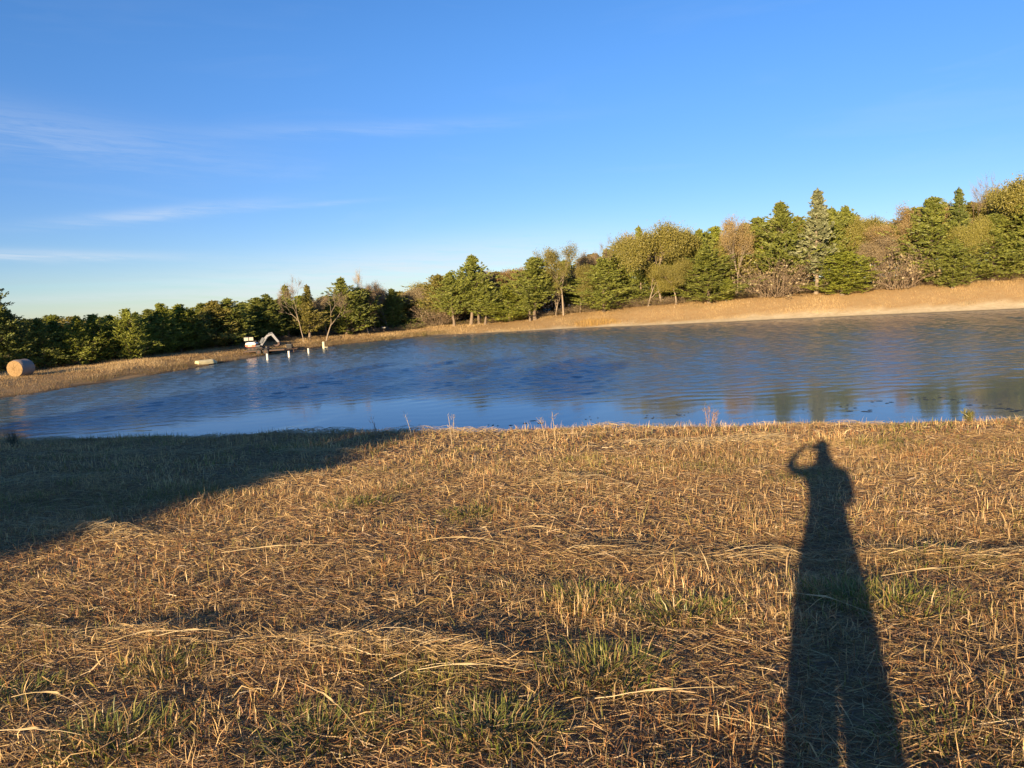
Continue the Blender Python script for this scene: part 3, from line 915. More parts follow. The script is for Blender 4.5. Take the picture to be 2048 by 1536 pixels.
def tree_px(kind, px, top, off, wpx, label, group, leafmat=None, bark=None, variant=None, pxtop=None):
    """a tree whose foot stands off metres behind the shore, on the sight line of photo column px, top at photo row top"""
    dist = np.interp(px, [a for a, b in FAR], [b for a, b in FAR]) + off
    by = np.interp(px, [a for a, b in BASE_Y], [b for a, b in BASE_Y])
    foot = at(px, by, dist)
    zt = at(px, top, dist).z
    h = zt - tz(foot.x, foot.y)
    return plant_tree(kind, foot.x, foot.y, h, wpx * dist / 1420, label, group, leafmat, bark, variant)


G_ROW = 'dense cedars behind the hay bale'
G_DIG = 'trees behind the digger'
G_MID = 'trees around the far end of the pond'
G_EMB = 'trees along the embankment'

# left: dense cedar row behind the bale
ORD = ['', 'first', 'second', 'third', 'fourth', 'fifth', 'sixth', 'seventh', 'eighth', 'ninth', 'tenth', 'eleventh']
row_n = 0
for px, top, off, w, lm in ((90, 636, 13, 62, 'cedar'), (121, 642, 14, 60, 'cedar'), (162, 632, 12, 66, 'cedar_bright'), (195, 629, 13, 62, 'cedar_bright'), (213, 634, 15, 55, 'cedar_dark'),
                            (234, 630, 14, 60, 'cedar_bright'), (285, 624, 14, 62, 'cedar_bright'), (308, 619, 15, 66, 'cedar'), (332, 607, 15, 72, 'cedar_bright'), (363, 609, 16, 70, 'cedar_bright'), (392, 617, 15, 74, 'cedar')):  # brighter foliage on some of the row stands in for sunlight
    row_n += 1
    tree_px('cedar', px, top, off, w, '%s cedar in the dense row, %s one right of the hay bale' % ({'cedar': 'olive', 'cedar_bright': 'brightened green', 'cedar_dark': 'dark green'}[lm], ORD[row_n]), G_ROW, lm)
tree_px('limbed', -12, 552, 12, 90, 'tallest sparse tree cut off by the left edge of the picture', None, 'cedar_dark')
tree_px('cedar', 23, 621, 13, 80, 'dark shaded cedar right behind the hay bale', G_ROW, 'cedar_dark')
tree_px('cedar', 262, 618, 11.0, 50, 'bright yellow green bushy cedar standing forward of the dense row', None, 'cedar_bright', variant=3)
tree_px('cedar', 431, 602, 15, 80, 'brownish olive cedar left of the digger', G_DIG, 'ochre')
tree_px('cedar', 464, 597, 14, 100, 'broad olive green cedar directly behind the digger cab', G_DIG, 'cedar')
tree_px('cedar', 520, 596, 14, 70, 'olive cedar above the digger boom, left one of a pair', G_DIG, 'cedar')
tree_px('cedar', 541, 589, 14, 70, 'taller dark green cedar above the digger boom, right one of a pair', G_DIG, 'cedar')
tree_px('limbed', 566, 597, 14, 70, 'darkest cedar just right of the digger boom', G_DIG, 'cedar_dark')
tree_px('spire', 577, 571, 13, 56, 'slender pointed cedar left of the pale bare topped tree', G_DIG, 'cedar')
tree_px('bare', 607, 552, 7, 74, 'tall tree with a thin bare top and leaning pale trunk', G_DIG, 'twig', 'bark_pale', 1)
tree_px('spire', 619, 571, 8, 56, 'narrow ochre green cedar with straight pale trunk beside the leaning trunk', G_DIG, 'ochre')
tree_px('bare', 652, 583, 5, 92, 'grey bare tree with forked pale trunk close to the shore posts', None, 'twig', 'bark_pale', 0)
tree_px('thin', 655, 590, 8, 70, 'brown thin leaved tree behind the grey forked tree', G_DIG, 'dead', 'bark')
tree_px('cedar', 695, 556, 7, 86, 'bright green conical cedar right of the grey forked tree', None, 'cedar', variant=2)
tree_px('limbed', 726, 577, 9, 70, 'olive cedar leaning against the stout bare trunk', G_DIG, 'cedar')
tree_px('bare', 738, 538, 7, 66, 'tallest bare tree with stout pale trunk at the left end of the pond head', None, 'dead', 'bark_pale', 0)
tree_px('thin', 748, 560, 9, 60, 'rusty thin leaved tree touching the tallest bare tree', G_DIG, 'dead', 'bark')
tree_px('oak', 778, 575, 13, 78, 'brown and olive rounded tree left of the gap at the pond head', G_MID, 'dead')
tree_px('cedar', 786, 578, 14, 64, 'olive cedar at the gap at the pond head', G_MID, 'cedar')
tree_px('oak', 834, 577, 14, 90, 'low brown rounded tree in the gap at the pond head', G_MID, 'dead')
tree_px('cedar', 858, 596, 12, 70, 'low olive cedar under the gap left of the tall cedar group', G_MID, 'cedar')
tree_px('limbed', 884, 550, 9, 74, 'brown topped cedar at the left of the tall cedar group', G_MID, 'ochre')
tree_px('limbed', 909, 545, 6, 70, 'cedar with a thick leaning trunk in the tall cedar group', G_MID, 'cedar')
tree_px('limbed', 942, 513, 7, 92, 'tallest pointed cedar of the tall cedar group', None, 'cedar', variant=1)
tree_px('limbed', 958, 545, 8, 70, 'shorter cedar in the right half of the tall cedar group', G_MID, 'cedar')
tree_px('limbed', 970, 560, 6, 66, 'green cedar with a thin straight trunk right of the tallest pointed cedar', G_MID, 'cedar')
tree_px('oak', 1020, 537, 13, 84, 'round topped rusty brown oak behind the yellow green cedar', G_MID, 'russet')
tree_px('cedar', 1020, 571, 8, 84, 'wide yellow green cedar sweeping to the ground above the far shore', None, 'cedar_bright', variant=3)
tree_px('limbed', 1070, 517, 7, 84, 'green cedar with a ragged top and two straight trunks', None, 'cedar', variant=2)
tree_px('limbed', 1060, 560, 6.5, 60, 'smaller cedar under the ragged topped cedar', G_MID, 'cedar')
tree_px('thin', 1127, 486, 8, 82, 'tall ochre tree with a thin open top above the far shore', None, 'ochre', 'bark_pale', 0)
tree_px('thin', 1112, 545, 9, 60, 'low ochre thin leaved tree under the tall ochre tree', G_EMB, 'ochre', 'bark_pale')
tree_px('oak', 1160, 530, 9, 66, 'ochre brown tree on a dark straight trunk right of the tall ochre tree', G_EMB, 'ochre', 'bark')
tree_px('thin', 1188, 502, 15, 84, 'brown grey leafless looking tree behind the wide green cedar', G_EMB, 'dead', 'bark')
tree_px('bare', 1228, 474, 16, 80, 'grey bare tree showing over the wide green cedar', G_EMB, 'twig', 'twig', 1)
tree_px('cedar', 1208, 518, 8, 96, 'wide green cedar skirted to the ground left of the big ochre oak', None, 'cedar', variant=0)
tree_px('oak', 1322, 452, 10, 132, 'biggest broad ochre green oak in the middle of the embankment trees', None, 'ochre', 'bark_pale', 1)
tree_px('spire', 1283, 455, 13, 50, 'pointed cedar top rising at the left shoulder of the biggest oak', G_EMB, 'cedar')
tree_px('oak', 1365, 462, 13, 80, 'ochre crown at the right shoulder of the biggest oak', G_EMB, 'ochre')
tree_px('cedar', 1405, 460, 15, 76, 'olive cedar set back between the biggest oak and the russet topped tree', G_EMB, 'cedar')
tree_px('cedar', 1418, 500, 8, 100, 'bright green cedar skirted to the embankment left of a double trunk', None, 'cedar', variant=3)
tree_px('cedar', 1452, 556, 8, 30, 'small bright green young cedar at the foot of the russet topped tree', None, 'cedar_bright', variant=1)
tree_px('thin', 1474, 426, 10, 80, 'russet topped tree on a tall pale double trunk', None, 'russet', 'bark_pale', 1)
tree_px('limbed', 1478, 470, 13, 90, 'ochre green cedar behind the russet topped tree', G_EMB, 'ochre')
tree_px('limbed', 1528, 450, 14, 80, 'yellow green cedar left of the pointed green cedar', G_EMB, 'cedar_bright')
tree_px('limbed', 1572, 406, 10, 104, 'pointed green cedar with a long bare trunk above brown brush', None, 'cedar', variant=1)
tree_px('spire', 1632, 383, 9, 88, 'tall grey green cedar with a pale spire top', None, 'cedar_grey', 'bark_pale', 0)
tree_px('limbed', 1662, 418, 12, 74, 'yellow green cedar just right of the grey green spire', G_EMB, 'cedar')
tree_px('limbed', 1688, 416, 14, 60, 'thin topped cedar second to the right of the grey green spire', G_EMB, 'cedar')
tree_px('cedar', 1684, 505, 7.5, 104, 'bright yellow green cedar bush at the foot of the grey green spire', None, 'cedar_bright', variant=3)
tree_px('oak', 1728, 438, 14, 84, 'round topped ochre oak left of the russet tangle', G_EMB, 'ochre')
tree_px('thin', 1780, 440, 11, 90, 'tangled russet thin leaved tree between ochre oak and green cedar', None, 'russet', 'bark', 0)
tree_px('thin', 1752, 470, 9, 80, 'brown thin tree at the left of the russet tangle', G_EMB, 'dead', 'bark')
tree_px('thin', 1832, 402, 14, 86, 'pinkish brown round topped thin tree left of the broad green cedar', None, 'russet', 'bark')
tree_px('cedar', 1864, 398, 10, 110, 'broad green cedar left of the right edge trees', None, 'cedar', variant=0)
tree_px('spire', 1916, 380, 14, 60, 'spire topped cedar between the broad green cedar and the big olive tree', None, 'cedar_dark')
tree_px('oak', 1942, 438, 9, 76, 'ochre drooping tree below the spire topped cedar', G_EMB, 'ochre')
tree_px('cedar', 1905, 480, 7.5, 70, 'low green cedar at the foot of the broad green cedar', G_EMB, 'cedar')
tree_px('bare', 1996, 350, 15, 92, 'bare twiggy top rising above the big olive tree at the right edge', None, 'twig', 'twig', 0)
tree_px('oak', 2024, 362, 11, 130, 'big olive tree filling the right edge of the picture', None, 'ochre', 'bark', 2)
tree_px('cedar', 1985, 430, 9, 96, 'dark olive cedar under the big olive tree', G_EMB, 'cedar')
tree_px('cedar', 2065, 400, 8, 100, 'olive cedar cut off by the right edge', None, 'cedar')
# a second rank behind, half hidden
rr = random.Random(9)
SPOT = [(150, 'behind the hay bale'), (330, 'behind the bright forward cedar'), (480, 'left of the digger'), (570, 'above the digger boom'), (680, 'behind the grey forked tree'), (770, 'behind the tallest bare tree'),
        (880, 'in the gap at the pond head'), (1000, 'behind the tall cedar group'), (1100, 'behind the ragged topped cedar'), (1180, 'behind the tall ochre tree'), (1260, 'behind the wide green cedar'),
        (1400, 'behind the biggest oak'), (1510, 'behind the russet topped tree'), (1600, 'behind the pointed green cedar'), (1700, 'behind the grey green spire'), (1800, 'behind the russet tangle'), (1920, 'behind the broad green cedar'), (9999, 'behind the big olive right edge tree')]
TONE = {'cedar_bright': 'yellow green', 'cedar': 'olive', 'cedar_dark': 'dark green', 'ochre': 'ochre', 'dead': 'brown'}
FORM = {'spire': 'pointed cedar', 'cedar': 'cedar', 'limbed': 'cedar', 'oak': 'broadleaf tree'}


def where(px):
    return next(w for lim, w in SPOT if px < lim)


for px in list(range(-60, 1000, 24)) + list(range(1000, 2130, 27)):
    front = np.interp(px, [0, 200, 400, 560, 700, 770, 850, 900, 1000, 1130, 1180, 1240, 1300, 1450, 1540, 1600, 1700, 1750, 1800, 1850, 1950, 2048], [636, 632, 612, 596, 584, 584, 582, 556, 545, 528, 508, 492, 462, 458, 435, 425, 428, 446, 440, 410, 392, 366])
    k = rr.choice(['cedar', 'cedar', 'oak', 'oak', 'limbed'] if px > 700 else ['cedar', 'spire', 'spire', 'limbed'])
    lm = rr.choice(['cedar', 'cedar', 'cedar_bright', 'ochre'] if k != 'oak' else ['ochre', 'dead', 'ochre'])
    tree_px(k, px + rr.uniform(-8, 8), front + rr.uniform(-4, 16), rr.uniform(17, 27), rr.uniform(76, 112), 'half hidden %s %s standing back %s' % (TONE[lm], FORM[k], where(px)), 'second rank of trees', lm)
tree_px('oak', 1296, 528, 8.5, 70, 'low ochre green bushy tree left of the biggest oak trunk', G_EMB, 'ochre')
tree_px('oak', 1352, 520, 8.5, 76, 'low ochre green bushy tree right of the biggest oak trunk', G_EMB, 'ochre')
tree_px('cedar', 1348, 515, 15, 80, 'olive cedar filling the gap behind the biggest oak trunk', G_EMB, 'cedar')
tree_px('cedar', 1300, 530, 14, 70, 'low olive cedar left behind the biggest oak trunk', G_EMB, 'cedar')
# brush along the wood edge
for px in list(range(560, 1000, 21)) + list(range(1000, 2070, 19)):
    h = rr.uniform(10, 26) if px > 1150 else rr.uniform(8, 18)
    by = np.interp(px, [a for a, b in BASE_Y], [b for a, b in BASE_Y])
    tree_px('brush', px + rr.uniform(-6, 6), by - h, rr.uniform(9.5, 12.5), rr.uniform(34, 52), 'brown leafless brush ' + where(px).replace('behind', 'in front of'), 'brush at the wood edge', rr.choice(['dead', 'ochre', 'dead', 'cedar']))
for px, top, w, label in ((1545, 512, 100, 'large grey brown thicket under the pointed green cedar'), (1790, 500, 110, 'large reddish brown thicket under the russet tangle'), (875, 600, 60, 'dark brown thicket left of the leaning cedar trunk')):
    tree_px('brush', px, top, 9.5, w, label, None, 'dead')


def build_undergrowth():
    n = 900000
    x = rng.uniform(-80, 95, n); y = rng.uniform(50, 132, n)
    k = np.abs(x) < 0.78 * y + 4
    x, y = x[k], y[k]
    d = pond_dist(x, y)
    k = (d > 14.5 + 2 * vnoise(x, y, 4, 81)) & (d < 31) & (rng.random(len(x)) < 0.22)
    x, y, d = x[k], y[k], d[k]; n = len(x)
    hgt = np.where(x < -10, 0.45, 1.0)
    top = hgt * (1.6 + 1.3 * vnoise(x, y, 2.6, 82) + 0.7 * vnoise(x, y, 1.0, 83)) * sstep(14, 19, d) + hgt * (0.6 + 0.16 * (d - 14))
    c = np.stack([x, y, terrain(x, y, d) + top * rng.random(n) ** .7], -1)
    V, T = leafquads(c, rng.uniform(.16, .36, n), rng.normal(0, 1, (n, 3)) + np.array([0, -.2, .3]), rng, 1.0, 1.4)
    lc = np.zeros((n, 3)); lc[:, 0] = np.clip(.5 + .4 * vnoise(x, y, 3, 84) + rng.normal(0, .2, n), 0, 1); lc[:, 1] = rng.random(n)
    o = link('undergrowth', np_mesh('undergrowth', V, T, np.repeat(lc, 4, axis=0), mat_leaf('undergrowth', (0.09, 0.085, 0.025), (0.22, 0.15, 0.07))))
    tag(o, 'shadowy olive and brown undergrowth between the tree trunks', 'undergrowth', kind='stuff')


build_undergrowth()

# trees left of the picture and behind the photographer: they shade the left bank and the left of the slope
for x, y, h, w in ((-48.8, 43.1, 5.6, 5), (-52.5, 44.7, 6.0, 5.5)):
    plant_tree('cedar', x, y, h, w, 'cedar beyond the left edge of the picture shading the far left bank', 'cedars left of the view', 'cedar_dark')
PERP = (math.cos(SHADOW_AZ), -math.sin(SHADOW_AZ)); ALONG = (math.sin(SHADOW_AZ), math.cos(SHADOW_AZ))
for perp, along, h, w in ((-7.9, -22, 6.2, 3.2), (-9.2, -22, 7.5, 4.8), (-12.4, -24, 11.5, 6.5), (-16.5, -22, 12, 8), (-22, -25, 13, 8), (-27, -22, 12, 8), (-13.4, -28, 12, 7), (-15.5, -30, 14, 8), (-32, -24, 12, 8)):
    plant_tree('cedar', perp * PERP[0] + along * ALONG[0], perp * PERP[1] + along * ALONG[1], h, w, 'dense cedar behind the photographer casting the shade on the slope', 'cedars behind the photographer', 'cedar_dark')
for perp, along, h, w, what in ((-7.4, -20, 5.6, 2.8, 'small'), ):
    plant_tree('oak', perp * PERP[0] + along * ALONG[0], perp * PERP[1] + along * ALONG[1], h, w, what + ' loose leaved tree behind the photographer breaking up the shade edge', 'trees behind the photographer', 'ochre')


# ------------------------------------------------------------------ mesh helpers for built things
import bmesh


class MB:
    def __init__(self): self.bm = bmesh.new()

    def box(self, c, s, rot=(0, 0, 0), bevel=0.0, taper=None):
        bm2 = bmesh.new()
        bmesh.ops.create_cube(bm2, size=1)
        for v in bm2.verts:
            tp = 1.0
            if taper and v.co.z > 0: tp = taper
            v.co = Vector((v.co.x * s[0] * tp, v.co.y * s[1] * tp, v.co.z * s[2]))
        if bevel:
            bmesh.ops.bevel(bm2, geom=list(bm2.edges), offset=bevel, segments=2, affect='EDGES', clamp_overlap=True)
        from mathutils import Euler
        mt = Matrix.Translation(c) @ Euler(rot).to_matrix().to_4x4()
        bm2.transform(mt); self._add(bm2); return self

    def cyl(self, a, b, r1, r2=None, seg=16, cap=True):
        a, b = Vector(a), Vector(b); r2 = r1 if r2 is None else r2
        bm2 = bmesh.new()
        bmesh.ops.create_cone(bm2, cap_ends=cap, segments=seg, radius1=r1, radius2=r2, depth=(b - a).length)
        q = (b - a).to_track_quat('Z', 'Y')
        bm2.transform(Matrix.Translation((a + b) / 2) @ q.to_matrix().to_4x4()); self._add(bm2); return self

    def prism(self, pts, y0, y1, bevel=0.0):
        """outline in x,z extruded along y"""
        bm2 = bmesh.new()
        lo = [bm2.verts.new((x, y0, z)) for x, z in pts]; hi = [bm2.verts.new((x, y1, z)) for x, z in pts]
        n = len(pts)
        bm2.faces.new(lo); bm2.faces.new(hi[::-1])
        for i in range(n):
            bm2.faces.new((lo[i], hi[i], hi[(i + 1) % n], lo[(i + 1) % n]))
        bmesh.ops.recalc_face_normals(bm2, faces=bm2.faces)
        if bevel: bmesh.ops.bevel(bm2, geom=list(bm2.edges), offset=bevel, segments=2, affect='EDGES', clamp_overlap=True)
        self._add(bm2); return self

    def _add(self, b2):
        me = bpy.data.meshes.new('tmp'); b2.to_mesh(me); b2.free(); self.bm.from_mesh(me); bpy.data.meshes.remove(me)

    def build(self, name, mat, parent=None, loc=None, smooth=False):
        me = bpy.data.meshes.new(name); self.bm.to_mesh(me); self.bm.free()
        me.materials.append(mat)
        if smooth:
            me.polygons.foreach_set('use_smooth', np.ones(len(me.polygons), bool))
        return link(name, me, parent, loc)


M['white'] = mat_plain('white_paint', (0.78, 0.77, 0.74), 0.35, var=.04)
M['orange'] = mat_plain('red_orange_paint', (0.62, 0.10, 0.035), 0.4, var=.06)
M['boom_grey'] = mat_plain('boom_paint', (0.17, 0.18, 0.205), 0.4, var=.08)
M['navy'] = mat_plain('dark_paint', (0.035, 0.05, 0.075), 0.4, var=.1)
M['black'] = mat_plain('black_rubber', (0.018, 0.018, 0.02), 0.7, var=.1)
M['rust'] = mat_plain('rusty_steel', (0.085, 0.050, 0.036), 0.75, var=.2)
M['cream'] = mat_plain('cream_plastic', (0.66, 0.58, 0.33), 0.45, var=.08, scale=3)
M['pipe'] = mat_plain('weathered_white_post', (0.68, 0.66, 0.58), 0.5, var=.08, scale=5)
M['pipe_y'] = mat_plain('yellowed_white_post', (0.72, 0.66, 0.42), 0.5, var=.08, scale=5)
M['deck'] = mat_plain('trailer_planks', (0.085, 0.068, 0.052), 0.8, var=.2, scale=4)
M['panel'] = mat_plain('pale_guard_panel', (0.33, 0.32, 0.27), 0.5, var=.06)
M['seat'] = mat_plain('seat_vinyl', (0.03, 0.03, 0.035), 0.5)


# ------------------------------------------------------------------ hay bale
def build_bale():
    p = at(45, 757, 55.5)
    e = empty('hay_bale', (p.x, p.y, tz(p.x, p.y) - 0.05))
    e.rotation_euler = (0, 0, math.radians(84))
    r = np.random.default_rng(3)
    R, L = 0.70, 1.30
    # body: slightly sagging drum, axis along local x, ends rough
    k, s = 14, 40
    ang = np.linspace(0, 2 * math.pi, s, endpoint=False)
    V = []
    for i in range(k):
        t = i / (k - 1) - .5
        rad = R * (1 - 0.10 * abs(2 * t) ** 6) + r.normal(0, .008)
        for a in ang:
            rr_ = rad + r.normal(0, .008)
            z = R + rr_ * math.sin(a); z = max(z, 0.07)
            V.append((t * L, rr_ * math.cos(a) * 1.03, z * 0.97))
    Fq = [(i * s + j, i * s + (j + 1) % s, (i + 1) * s + (j + 1) % s, (i + 1) * s + j) for i in range(k - 1) for j in range(s)]
    me = bpy.data.meshes.new('wrapped_side'); me.from_pydata(V, [], Fq); me.update()
    me.polygons.foreach_set('use_smooth', np.ones(len(me.polygons), bool))
    m, nt = mat_new('net_wrapped_hay')
    tc = nt.n('ShaderNodeTexCoord').outputs['Object']
    mp = nt.n('ShaderNodeMapping', {'Vector': tc, 'Scale': (18, 2, 2)}).outputs[0]
    n = nt.noise(mp, 3, 6, .7)
    c = nt.mix(n, (0.20, 0.16, 0.13, 1), (0.36, 0.30, 0.26, 1))
    b = nt.n('ShaderNodeBsdfPrincipled', {'Base Color': c, 'Roughness': .75, 'Normal': nt.n('ShaderNodeBump', {'Height': n, 'Strength': .6, 'Distance': .03}).outputs[0]})
    finish(nt, b.outputs[0]); me.materials.append(m)
    link('wrapped_side', me, e)
    # the two cut faces: spiral of hay, rough
    m2, nt = mat_new('hay_end')
    tc = nt.n('ShaderNodeTexCoord').outputs['Object']
    w = nt.n('ShaderNodeTexWave', {'Vector': tc, 'Scale': 4.0, 'Distortion': 3.0, 'Detail': 4.0}, wave_type='RINGS', rings_direction='X').outputs[1]
    n = nt.noise(tc, 14, 6, .7)
    c = nt.mix(nt.m('ADD', nt.m('MULTIPLY', w, .35), nt.m('MULTIPLY', n, .65)), (0.19, 0.12, 0.055, 1), (0.38, 0.25, 0.11, 1))
    b = nt.n('ShaderNodeBsdfPrincipled', {'Base Color': c, 'Roughness': .9, 'Normal': nt.n('ShaderNodeBump', {'Height': n, 'Strength': .9, 'Distance': .05}).outputs[0]})
    finish(nt, b.outputs[0])
    for sgn in (-1, 1):
        V, Fq = [(sgn * (L / 2 + .03), 0, R)], []
        for ring in range(1, 7):
            for a in ang:
                rad = R * .92 * ring / 6
                z = max(R + rad * math.sin(a), .06)
                V.append((sgn * (L / 2 + .035 * (1 - (ring / 6) ** 3) + r.normal(0, .012)), rad * math.cos(a) * 1.03, z * .97))
        for j in range(s): Fq.append((0, 1 + j, 1 + (j + 1) % s))
        for ring in range(5):
            for j in range(s): Fq.append((1 + ring * s + j, 1 + (ring + 1) * s + j, 1 + (ring + 1) * s + (j + 1) % s, 1 + ring * s + (j + 1) % s))
        me = bpy.data.meshes.new('hay_end'); me.from_pydata(V, [], Fq); me.update(); me.materials.append(m2)
        link('hay_end', me, e)
    tag(e, 'round hay bale with golden sunlit end on the left bank', 'hay bale')


build_bale()


# ------------------------------------------------------------------ mini digger on its trailer
def build_digger():
    p0 = at(499, 696, 78.6)
    ang = math.radians(4)
    gz = tz(p0.x + 1.4, p0.y)
    base = Vector((p0.x, p0.y, gz))
    tr = empty('flat_trailer', base, ang)
    # trailer: deck planks, frame, wheels, tongue; x runs to the right of the picture
    MB().box((1.75, -.78, .37), (4.4, .07, .10)).box((1.75, .78, .37), (4.4, .07, .10)).box((-.42, 0, .37), (.07, 1.5, .10)).box((3.92, 0, .37), (.07, 1.5, .10)).build('frame', M['rust'], tr)
    for i in range(9):
        MB().box((1.75, -.66 + i * .165, .44), (4.3, .155, .035), bevel=.004).build('plank', M['deck'], tr)
    for x in (1.2, 1.95):
        for s in (-1, 1):
            w = MB().cyl((x, s * .80, .29), (x, s * 1.0, .29), .29, seg=24).build('wheel', M['black'], tr)
            MB().cyl((x, s * .795, .29), (x, s * 1.012, .29), .15, seg=16).build('rim', M['rust'], w)
    for s in (-1, 1):
        MB().prism([(.82, .60), (.95, .68), (2.2, .68), (2.33, .60), (2.30, .58), (2.18, .65), (.97, .65), (.85, .58)], s * .80 - .1 + s * .1, s * .80 + .1 + s * .1).build('fender', M['black'], tr)
    MB().cyl((3.9, -.6, .38), (5.0, 0, .40), .04, seg=8).cyl((3.9, .6, .38), (5.0, 0, .40), .04, seg=8).box((5.08, 0, .42), (.25, .09, .08), bevel=.01).build('tongue', M['rust'], tr)
    MB().cyl((4.75, 0, .05), (4.75, 0, .75), .035, seg=10).box((4.75, 0, .04), (.2, .2, .02)).build('jack', M['rust'], tr)
    tag(tr, 'low flat trailer under the white and orange mini digger', 'trailer')
    bx = empty('tool_box', base + Vector((4.35 * math.cos(ang), 4.35 * math.sin(ang), .44)), ang)
    MB().box((0, 0, .22), (.58, .62, .42), bevel=.02).build('body', M['black'], bx)
    MB().box((0, 0, .455), (.62, .66, .05), bevel=.012).build('lid', M['navy'], bx)
    tag(bx, 'black box on the trailer tongue right of the mini digger', 'box')

    d = empty('mini_excavator', base + Vector((.75 * math.cos(ang), .75 * math.sin(ang), .458)), ang)
    d.scale = (1.16, 1.12, 1.08)
    for s in (-1, 1):
        pts = []
        for a in np.linspace(-90, 90, 9): pts.append((.55 + .17 * math.cos(math.radians(a)), .17 + .17 * math.sin(math.radians(a))))
        for a in np.linspace(90, 270, 9): pts.append((-.55 + .17 * math.cos(math.radians(a)), .17 + .17 * math.sin(math.radians(a))))
        tk = MB().prism(pts, s * .46 - .11, s * .46 + .11).build('track', M['black'], d)
        for x in (-.55, -.2, .15, .55):
            MB().cyl((x, s * .46 - .125, .17), (x, s * .46 + .125, .17), .11, seg=14).build('roller', M['rust'], tk)
    MB().box((0, 0, .25), (.9, .7, .14), bevel=.02).cyl((0, 0, .30), (0, 0, .38), .32, seg=24).build('undercarriage', M['navy'], d)
    MB().prism([(-.62, .38), (.42, .38), (.50, .46), (.50, .50), (-.62, .50)], -.48, .48, .015).build('deck', M['navy'], d)
    MB().prism([(-.86, .42), (-.60, .38), (.05, .38), (.05, .60), (-.88, .60), (-.90, .52)], -.50, .50, .02).build('counterweight', M['orange'], d)
    MB().prism([(-.88, .605), (.05, .605), (.12, .66), (.02, .80), (-.30, .86), (-.76, .84), (-.87, .74)], -.49, .49, .035).build('hood', M['white'], d)
    MB().box((-.45, 0, .50), (.36, 1.008, .06)).build('hood_stripe', M['white'], d)
    st = MB().box((-.10, .1, .93), (.34, .42, .10), bevel=.03).box((-.27, .1, 1.13), (.10, .42, .42), bevel=.03).build('seat', M['seat'], d)
    # canopy frame with two pale guard panels at the back
    MB().cyl((-.82, -.40, .80), (-.80, -.40, 1.42), .025, seg=10).cyl((-.82, .40, .80), (-.80, .40, 1.42), .025, seg=10).cyl((-.80, -.40, 1.42), (-.80, .40, 1.42), .025, seg=10).cyl((-.55, 0, .84), (-.55, 0, 1.40), .03, seg=10).build('guard_frame', M['navy'], d)
    for x in (-.76, -.30):
        MB().box((x, -.42, 1.20), (.40, .03, .34), bevel=.008).build('guard_panel', M['panel'], d)
    # boom, stick, bucket
    def arm(pts, w, y=0.0):
        return MB().prism(pts, y - w / 2, y + w / 2, .012)
    arm([(.38, .42), (.58, .40), (.78, .80), (1.18, 1.33), (1.62, 1.47), (1.62, 1.61), (1.10, 1.52), (.62, 1.02)], .17).build('boom', M['boom_grey'], d)
    MB().cyl((.62, 0, .55), (.98, 0, 1.02), .06, seg=12).cyl((.90, 0, .92), (1.22, 0, 1.33), .03, seg=10).build('boom_cylinder', M['navy'], d)
    MB().box((.62, 0, .95), (.30, .30, .62), rot=(0, .55, 0), bevel=.04).build('boom_guard', M['navy'], d)
    arm([(1.50, 1.60), (1.66, 1.64), (2.22, .72), (2.14, .66), (1.98, .72), (1.52, 1.40)], .14).build('stick', M['boom_grey'], d)
    MB().cyl((1.22, 0, 1.62), (1.62, 0, 1.70), .045, seg=12).build('stick_cylinder', M['boom_grey'], d)
    bk = MB().prism([(2.16, .74), (2.28, .62), (2.24, .42), (2.02, .30), (1.78, .34), (1.72, .46), (1.90, .44), (2.08, .52), (2.06, .70)], -.22, .22, .01).build('bucket', M['rust'], d)
    for y in (-.18, -.06, .06, .18):
        MB().box((1.70, y, .44), (.12, .04, .03), rot=(0, .5, 0)).build('tooth', M['rust'], bk)
    for s in (-.16, .02):
        MB().cyl((.26, s, .5), (.30, s, .92), .014, seg=8).cyl((.30, s, .92), (.30, s, .98), .026, seg=8).build('lever', M['black'], d)
    MB().box((1.05, 0, .16), (.10, .98, .30), rot=(0, -.15, 0), bevel=.02).cyl((.4, -.3, .24), (1.02, -.3, .15), .035, seg=8).cyl((.4, .3, .24), (1.02, .3, .15), .035, seg=8).build('blade', M['navy'], d)
    tag(d, 'white and orange mini digger with grey folded boom parked on a trailer', 'excavator')


build_digger()


# ------------------------------------------------------------------ posts, boat, box on the far shore
def build_posts():
    data = ((-24.11, 70.45, .56, .11, 'pipe', 'leftmost weathered white post standing in the water below the digger'),
            (-22.75, 73.01, .56, .11, 'pipe', 'second white post from the left in the water by the far shore'),
            (-21.87, 77.07, .50, .10, 'pipe', 'third white post from the left in the water by the far shore'),
            (-22.3, 85.2, .74, .15, 'pipe_y', 'rightmost and brightest cream post in the water by the far shore'))
    for i, (x, y, h, w, mt, label) in enumerate(data):
        e = empty('marker_post', (x, y, 0))
        MB().cyl((0, 0, -1.3), (0.02, 0, h), w, w * .97, 20).build('shaft', M[mt], e, smooth=False)
        MB().cyl((0.02, 0, h + .002), (0.02, 0, h + .05), w * 1.12, w * 1.02, 20).build('cap', M[mt], e)
        if i == 3:
            MB().box((.28, 0, .12), (.36, .05, .05)).build('bracket', M[mt], e)
        tag(e, label, 'post', 'white posts in the water')


build_posts()


